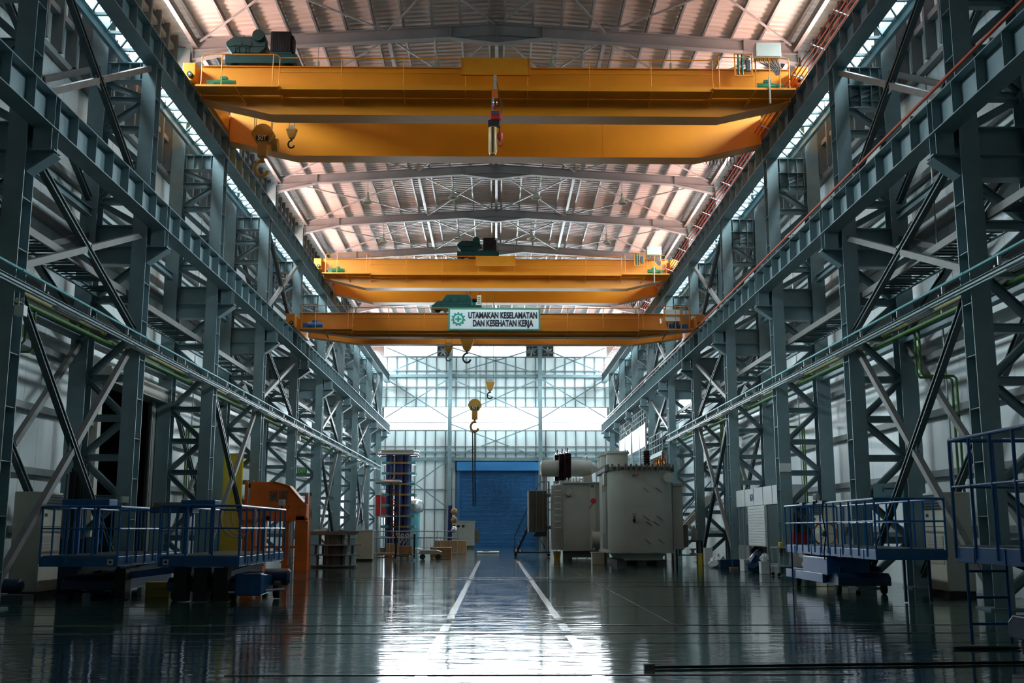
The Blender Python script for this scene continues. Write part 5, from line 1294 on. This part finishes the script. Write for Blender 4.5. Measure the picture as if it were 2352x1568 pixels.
# rolling access ladder by the conservator transformer
t = thing('rolling_ladder', 'dark blue rolling access ladder leaning toward the conservator transformer', 'ladder', (2.3, 64.6, 0))
def LR(name, m, fn): return part(name, m, t, fn)
for y in (0, 0.7):
    LR('stringer', 'blue_dark', lambda m: m.beam((-1.05, y, 0.25), (0.55, y, 3.55), 0.05, 0.14)); LR('hand_rail', 'blue_dark', lambda m: m.path([(-1.15, y, 0.3), (-1.15, y, 1.2), (0.35, y, 4.4), (0.9, y, 4.4), (0.9, y, 3.55)], 0.03, 8))
    LR('rear_leg', 'blue_dark', lambda m: m.beam((0.85, y, 0.2), (0.85, y, 3.55), 0.06, 0.06)); LR('base_rail', 'blue_dark', lambda m: m.beam((-1.2, y, 0.25), (0.95, y, 0.25), 0.05, 0.08)); LR('brace', 'blue_dark', lambda m: m.beam((-0.1, y, 1.9), (0.75, y, 0.3), 0.04, 0.04))
    for x in (-1.1, 0.85): LR('castor', 'rubber', lambda m: m.lathe([(0.1, -0.03), (0.1, 0.03)], (x, y, 0.1), 'y', 12))
for i in range(11): LR('step', 'galv', lambda m: m.box(-1.08+0.145*i, -0.88+0.145*i, 0.03, 0.67, 0.42+0.3*i, 0.45+0.3*i))
LR('platform', 'blue_dark', lambda m: m.box(0.45, 0.95, 0, 0.7, 3.5, 3.56))
for i in range(5): LR('hazard_stripe', 'white' if i % 2 else 'red', lambda m: m.box(-1.25+0.12*i, -1.15+0.12*i, -0.05, -0.03, 0.3, 0.42))
# low items on the floor around the transformers
t = thing('bucket', 'yellowish plastic bucket at the corner of the conservator transformer', 'bucket', (3.25, 57.6, 0))
part('shell', 'hook_yellow', t, lambda m: m.lathe([(0.16, 0.0), (0.21, 0.45), (0.22, 0.46), (0.20, 0.45), (0.15, 0.03)], n=18), smooth=True); part('handle', 'galv', t, lambda m: m.torus((0, 0, 0.45), 0.21, 0.008, 'y', 14, 6, 0, PI))
t = thing('metal_box', 'pale square metal box between the two transformers', 'box', (4.72, 50.4, 0))
part('body', 'cream', t, lambda m: m.box(-0.28, 0.28, -0.25, 0.25, 0.0, 0.52), bevel=0.015); part('lid', 'white', t, lambda m: m.box(-0.31, 0.31, -0.28, 0.28, 0.52, 0.57))
t = thing('lamp_tray', 'flat white tray lying on the floor before the roller door', 'tray', (-0.5, 74.2, 0))
part('tray', 'white', t, lambda m: m.box(-0.75, 0.75, -0.5, 0.5, 0.03, 0.13), bevel=0.01); part('feet', 'black', t, lambda m: m.box(-0.6, 0.6, -0.4, 0.4, 0, 0.03)); part('pad', 'black', t, lambda m: m.box(-0.35, 0.05, -0.3, 0.3, 0.13, 0.2))
t = thing('long_bar', 'long black steel bar lying across the floor at lower right', 'bar', (1.75, 12.9, 0), -0.0)
part('bar', 'black', t, lambda m: m.beam((0, 0, 0.02), (8.0, 0.72, 0.02), 0.03, 0.03)); part('bar_end', 'steel_rail', t, lambda m: m.beam((-0.02, 0, 0.03), (0.1, 0.01, 0.03), 0.06, 0.06))
t = thing('hose_loop', 'thin black hose loop at the foot of the right lift ladder', 'hose', (6.9, 14.9, 0)); part('loop', 'black', t, lambda m: m.path([(-0.45+0.45*math.cos(a)+0.2, 0.08*math.sin(a), 0.02) for a in [i*2*PI/24 for i in range(25)]], 0.015, 6))
t = thing('yellow_block', 'yellow painted concrete block between the two left lifts', 'block', (-8.02, 26.2, 0)); part('lower_half', 'yellow', t, lambda m: m.box(-0.28, 0.28, 0, 0.5, 0, 0.20), bevel=0.01); part('upper_half', 'yellow', t, lambda m: m.box(-0.28, 0.28, 0, 0.5, 0.21, 0.36), bevel=0.01)
t = thing('red_box', 'dark red box at the lower left picture corner', 'box', (-6.0, 12.3, 0)); part('body', 'red', t, lambda m: m.box(-0.4, 0.4, -0.2, 0.2, 0.0, 0.22), bevel=0.02); part('clip', 'galv', t, lambda m: m.box(0.2, 0.3, -0.22, -0.2, 0.1, 0.2))
t = thing('floor_pump', 'small dark pump set on the floor by the nearest left column', 'pump', (-11.2, 25.4, 0))
part('skid', 'steel_dark', t, lambda m: m.box(-0.4, 0.5, -0.3, 0.3, 0, 0.12)); part('motor', 'blue_dark', t, lambda m: m.lathe([(0.14, -0.3), (0.16, -0.28), (0.16, 0.25), (0.1, 0.3)], (0.05, 0, 0.32), 'x', 16), smooth=True); part('riser', 'black', t, lambda m: m.path([(-0.2, 0, 0.3), (-0.2, 0, 0.95), (-0.3, 0, 1.02), (-0.45, 0, 1.02)], 0.05, 10), smooth=True)

# ================================================================== RIGHT SIDE WORK AREA
# glazed control booth between columns
t = thing('control_booth', 'white booth with lettered fascia and pale shutter between right columns', 'booth', (10.75, 39.0, 0))
part('fascia', 'white', t, lambda m: m.box(-0.5, 0.45, 0.1, 7.4, 2.52, 3.2)); 
for y in (1.0, 2.4, 3.9, 5.4): part('fascia_joint', 'galv', t, lambda m: m.box(-0.512, -0.5, y-0.03, y+0.03, 2.52, 3.2))
part('lower_panel', 'galv', t, lambda m: m.box(-0.48, -0.42, 5.0, 7.4, 0.0, 0.95)); part('back_wall', 'steel_dark', t, lambda m: m.box(0.4, 0.45, 0.1, 7.4, 0, 2.52))
part('window_glass', 'tinted_glass', t, lambda m: m.box(-0.46, -0.44, 5.0, 7.4, 0.95, 2.52))
for y in (5.0, 5.8, 6.6, 7.35): part('mullion', 'galv', t, lambda m: m.box(-0.5, -0.42, y-0.04, y+0.04, 0.0, 2.52))
sh = part('shutter', 'white', t, lambda m: m.box(-0.52, -0.48, 2.1, 4.8, 0.95, 2.5))
for i in range(14): part('shutter_slat', 'white', sh, lambda m: m.prism([(2.12, 0.98+0.108*i), (4.78, 0.98+0.108*i), (4.78, 1.07+0.108*i), (2.12, 1.07+0.108*i)], -0.545, -0.52, 'x'))
part('door_leaf', 'steel_dark', t, lambda m: m.box(-0.46, -0.42, 0.2, 2.0, 0, 2.5)); 
for y in (0.2, 2.0): part('door_post', 'galv', t, lambda m: m.box(-0.5, -0.4, y-0.04, y+0.04, 0, 2.52))
text('lettering', 'IGA', 0.36, t, 'purple_ink', (-0.515, 4.15, 2.83), (PI/2, 0, -PI/2), sx=1.0, bold=0.005)
# light blue sign and exit sign
t = thing('company_sign', 'light blue lettered sign board on the second right column', 'sign', (10.62, 29.9, 2.45))
part('board', 'sky_sign', t, lambda m: m.box(-0.12, 0.72, 0.0, 0.03, 0.0, 0.40)); part('emblem', 'green_pipe', t, lambda m: m.prism([(0.12, 0.22), (0.155, 0.14), (0.165, 0.25), (0.14, 0.31)], -0.008, 0.0, 'y'))
for i in range(16): part('letter', 'ink', t, lambda m: m.box(0.19+0.024*i, 0.19+0.024*i+0.016, -0.006, 0.0, 0.245, 0.285-0.012*(i % 2)))
part('underline', 'purple_ink', t, lambda m: m.box(0.2, 0.58, -0.006, 0.0, 0.05, 0.06))
t = thing('exit_sign', 'small green EXIT sign projecting beside the fifth left column', 'exit sign', (-9.53, 53.2, 4.28)); part('panel', 'exit_green', t, lambda m: m.box(-0.25, 0.25, 0, 0.03, 0, 0.27)); part('arm', 'galv', t, lambda m: m.path([(-0.6, 0.82, 0.30), (-0.6, 0.1, 0.30), (-0.52, 0.015, 0.30), (0.25, 0.015, 0.30)], 0.014, 6))
text('lettering', 'EXIT', 0.24, t, 'exit_white', (0, -0.006, 0.135), (PI/2, 0, 0), sx=0.85, bold=0.004)
nb = MB().box(-0.2, 0.2, 0, 0.012, 0, 0.3).build('paper_notice', 'white', loc=(10.24, 37.97, 3.6)); tag(nb, 'white paper notice on the third right column', 'notice')
# raised office with white cladding
t = thing('site_office', 'raised white clad office with windows along the far right columns', 'office', (9.93, 70.0, 4.4)); o = (9.93, 70.0, 4.4)
for y0, y1 in ((70.6, 73.4), (73.5, 77.6), (78.2, 81.8), (81.9, 85.6)): part('clad_panel', 'white', t, lambda m: MB.box(m, -0.06, 0.0, y0-70, y1-70, 2.6, 4.1))
part('floor_edge', 'steel', t, lambda m: m.box(-0.08, 0.02, 0, 15.6, 0.0, 0.2))
for y0, y1 in ((0.6, 3.3), (3.6, 7.4), (8.3, 11.7), (12.0, 15.4)):
    part('window_glass', 'tinted_glass', t, lambda m: m.box(-0.04, -0.02, y0, y1, 1.0, 2.6)); part('sill_panel', 'white', t, lambda m: m.box(-0.06, 0.0, y0, y1, 0.2, 1.0))
for y in (0.55, 3.45, 7.5, 8.2, 11.85, 15.5): part('post', 'galv', t, lambda m: m.box(-0.09, 0.02, y-0.06, y+0.06, 0.2, 4.15))
for z in (4.5, 4.85, 5.2): part('roof_rail', 'galv', t, lambda m: m.tube((0.0, 0.4, z), (0.0, 15.5, z), 0.03, 6))
for i in range(14): part('roof_rail_post', 'galv', t, lambda m: m.tube((0, 0.4+1.16*i, 4.1), (0, 0.4+1.16*i, 5.2), 0.025, 6))
for y in (0.55, 7.85, 15.5): part('support_post', 'steel', t, lambda m: m.box(-0.09, 0.02, y-0.08, y+0.08, -4.4, 0.0))
# balcony landing and stairs
t = thing('stair_landing', 'steel stair landing with tubular railing beside the office', 'landing', (10.0, 63.5, 6.2))
for y in (0.3, 5.2): part('support_post', 'steel', t, lambda m: m.box(-0.12, 0.0, y-0.06, y+0.06, -6.2, -0.25))
part('landing_deck', 'steel', t, lambda m: m.box(-0.15, 0.10, 0, 5.5, -0.25, 0.0))
for z in (0.4, 0.8, 1.15): part('rail', 'galv', t, lambda m: m.tube((-0.12, 0, z), (-0.12, 5.4, z), 0.022, 6))
for i in range(6): part('rail_post', 'galv', t, lambda m: m.tube((-0.12, 1.08*i, 0), (-0.12, 1.08*i, 1.15), 0.022, 6))
t = thing('staircase', 'beige steel staircase behind the rounded transformer tank', 'stairs', (10.85, 57.2, 0))
for y in (0.0, 0.9): part('stringer', 'beige', t, lambda m: m.beam((-1.6, y-0.4, 1.0), (0.55, y-0.4, 3.3), 0.06, 0.28))
for i in range(9): part('tread', 'beige', t, lambda m: m.box(-1.55+0.24*i, -1.3+0.24*i, -0.38, 0.48, 1.0+0.25*i, 1.04+0.25*i))
part('foot', 'beige', t, lambda m: m.box(-1.7, -1.5, -0.4, 0.5, 0, 1.0)); part('hand_rail', 'blue', t, lambda m: m.path([(-1.5, -0.4, 1.9), (0.5, -0.4, 4.1), (0.5, -0.4, 3.2)], 0.03, 8))
# workbench
t = thing('work_bench', 'dark cluttered workbench right of the rounded tank', 'workbench', (9.35, 52.6, 0))
part('bench_top', 'tank_dark', t, lambda m: m.box(-0.75, 0.6, -0.5, 0.8, 1.0, 1.08))
for x in (-0.68, 0.53):
    for y in (-0.43, 0.73): part('leg', 'black', t, lambda m: m.box(x-0.04, x+0.04, y-0.04, y+0.04, 0, 1.0))
part('shelf', 'tank_dark', t, lambda m: m.box(-0.7, 0.55, -0.45, 0.75, 0.35, 0.39))
items = [('white_canister', 'white canister standing on the workbench', 'canister', 'white', (9.2, 52.4, 1.08), [(0.10, 0), (0.10, 0.5), (0.05, 0.56), (0.04, 0.6)]),
         ('grey_bottle', 'grey gas bottle at the end of the workbench', 'bottle', 'tank', (9.6, 52.6, 1.08), [(0.14, 0), (0.14, 0.5), (0.06, 0.62), (0.05, 0.7)]),
         ('green_bottle', 'green bottle on the lower shelf of the workbench', 'bottle', 'sign_green', (8.85, 52.3, 0.39), [(0.07, 0), (0.07, 0.3), (0.03, 0.4)]),
         ('tape_reel', 'pale reel on the lower shelf of the workbench', 'reel', 'cream', (9.45, 52.2, 0.39), [(0.16, 0), (0.16, 0.1), (0.08, 0.1), (0.08, 0.22), (0.16, 0.22), (0.16, 0.3)])]
for nm, lab, cat, m, loc, prof in items: tag(MB().lathe(prof, n=16).build(nm, m, loc=loc, smooth=True), lab, cat)
# boxes, bags and buckets on the floor in front of the booth
def obj_box(name, label, cat, m, loc, sx, sy, sz, rz_=0.0, open_=True):
    t = thing(name, label, cat, loc, rz_, group='loose items in front of the booth')
    if open_:
        part('shell', m, t, lambda q: (q.box(-sx/2, sx/2, -sy/2, -sy/2+0.02, 0, sz), q.box(-sx/2, sx/2, sy/2-0.02, sy/2, 0, sz), q.box(-sx/2, -sx/2+0.02, -sy/2, sy/2, 0, sz), q.box(sx/2-0.02, sx/2, -sy/2, sy/2, 0, sz), q.box(-sx/2, sx/2, -sy/2, sy/2, 0, 0.02)))
        part('rim', m, t, lambda q: (q.box(-sx/2-0.02, sx/2+0.02, -sy/2-0.02, -sy/2, sz-0.05, sz), q.box(-sx/2-0.02, sx/2+0.02, sy/2, sy/2+0.02, sz-0.05, sz)))
    else:
        part('body', m, t, lambda q: q.box(-sx/2, sx/2, -sy/2, sy/2, 0, sz), bevel=0.015); part('lid', m, t, lambda q: q.box(-sx/2-0.012, sx/2+0.012, -sy/2-0.012, sy/2+0.012, sz, sz+0.03))
    return t
obj_box('plastic_bin', 'dark blue plastic bin in front of the white bag', 'bin', 'blue_dark', (9.55, 45.1, 0), 0.6, 0.5, 0.35)
obj_box('plastic_bin', 'dark blue plastic bin in the middle of the bin row', 'bin', 'blue_dark', (9.95, 44.6, 0), 0.55, 0.5, 0.38)
obj_box('plastic_bin', 'dark blue plastic bin left of the white carton', 'bin', 'blue_dark', (10.1, 43.2, 0), 0.6, 0.5, 0.36, 0.2)
obj_box('carton', 'white carton standing among the blue bins', 'box', 'white', (9.75, 42.3, 0), 0.42, 0.4, 0.42, 0.2, False)
obj_box('carton', 'white carton at the foot of the tool cart, left one', 'box', 'white', (9.75, 39.6, 0), 0.30, 0.35, 0.42, 0.0, False)
obj_box('carton', 'white carton at the foot of the tool cart, right one', 'box', 'white', (10.12, 39.6, 0), 0.32, 0.35, 0.35, 0.0, False)
obj_box('jerry_can', 'white jerry can beside the yellow jug', 'jerry can', 'white', (9.55, 49.0, 0), 0.35, 0.3, 0.75, 0.1, False)
obj_box('jug', 'yellow plastic jug beside the workbench foot', 'jug', 'yellow', (9.3, 49.6, 0), 0.18, 0.2, 0.5, 0.0, False)
obj_box('floor_tray', 'brown flat wooden tray under the blue bins', 'tray', 'wood', (9.6, 44.0, 0), 0.0+0.3, 0.3, 0.06, 0.0, False)
def bag(label, loc, m, r, seed):
    rnd = random.Random(seed); mb = MB(); prof = []
    mb.sphere((0, 0, r*0.7), r, 12, 8, 0.85)
    mb.v = [(x*(1+0.25*rnd.uniform(-1, 1)), y*(1+0.25*rnd.uniform(-1, 1)), max(0.0, z*(1+0.2*rnd.uniform(-1, 1)))) for x, y, z in mb.v]
    ob = mb.build('plastic_bag', m, loc=loc); tag(ob, label, 'bag', 'bags in front of the booth')
bag('crumpled white plastic bag on the floor by the bins', (9.25, 46.0, 0), 'bag', 0.26, 1)
bag('crumpled white plastic bag standing taller behind the bins', (9.55, 46.6, 0.0), 'bag', 0.32, 2)
bag('large dark blue bag leaning against the booth shutter', (9.95, 41.4, 0), 'blue_dark', 0.45, 3)
bag('clear white bag on top of the carton by the cart', (9.78, 39.6, 0.46), 'bag', 0.16, 4)
# tool cart
t = thing('tool_cart', 'grey two-shelf tool cart left of the long right lift', 'cart', (10.3, 38.2, 0), 0.1)
for z in (0.32, 0.95): part('shelf', 'galv', t, lambda m: m.box(-0.55, 0.4, -0.35, 0.35, z, z+0.05))
part('side_panel', 'galv', t, lambda m: m.box(-0.1, 0.38, -0.33, 0.33, 0.37, 0.9))
for x in (-0.5, 0.36):
    for y in (-0.3, 0.3): part('upright', 'galv', t, lambda m: m.box(x-0.02, x+0.02, y-0.02, y+0.02, 0.1, 1.0)); part('castor', 'rubber', t, lambda m: m.lathe([(0.06, -0.02), (0.06, 0.02)], (x, y, 0.06), 'y', 10))
t = thing('yellow_tool', 'yellow power tool lying on the tool cart', 'tool', (10.1, 38.1, 1.0)); part('body', 'yellow', t, lambda m: m.box(-0.18, 0.12, -0.08, 0.08, 0, 0.16), bevel=0.03); part('handle', 'yellow', t, lambda m: m.box(-0.02, 0.06, -0.05, 0.05, 0.16, 0.32), bevel=0.02); part('chuck', 'black', t, lambda m: m.lathe([(0.04, 0.12), (0.03, 0.2)], (0, 0, 0.08), 'x', 10))
t = thing('fan_heater', 'brown industrial fan standing behind the tool cart', 'fan', (10.75, 35.4, 0)); part('guard_ring', 'copper', t, lambda m: m.torus((0, 0, 1.45), 0.38, 0.035, 'y', 22, 8)); part('stand', 'copper', t, lambda m: m.tube((0, 0, 0.05), (0, 0, 1.1), 0.03, 8)); part('base', 'black', t, lambda m: m.lathe([(0.28, 0), (0.26, 0.05)], n=16)); part('hub', 'black', t, lambda m: m.lathe([(0.09, -0.08), (0.09, 0.08)], (0, 0, 1.45), 'y', 12))
for k in range(3): part('blade', 'copper', t, lambda m: m.beam((0.08*math.cos(k*2.094), 0, 1.45+0.08*math.sin(k*2.094)), (0.33*math.cos(k*2.094), 0, 1.45+0.33*math.sin(k*2.094)), 0.02, 0.14, up=(0.3, 1, 0)))
obj_box('cool_box', 'red cool box on the far corner of the long right lift', 'box', 'red', (8.72, 31.2, 1.18), 0.4, 0.3, 0.3, 0, False)
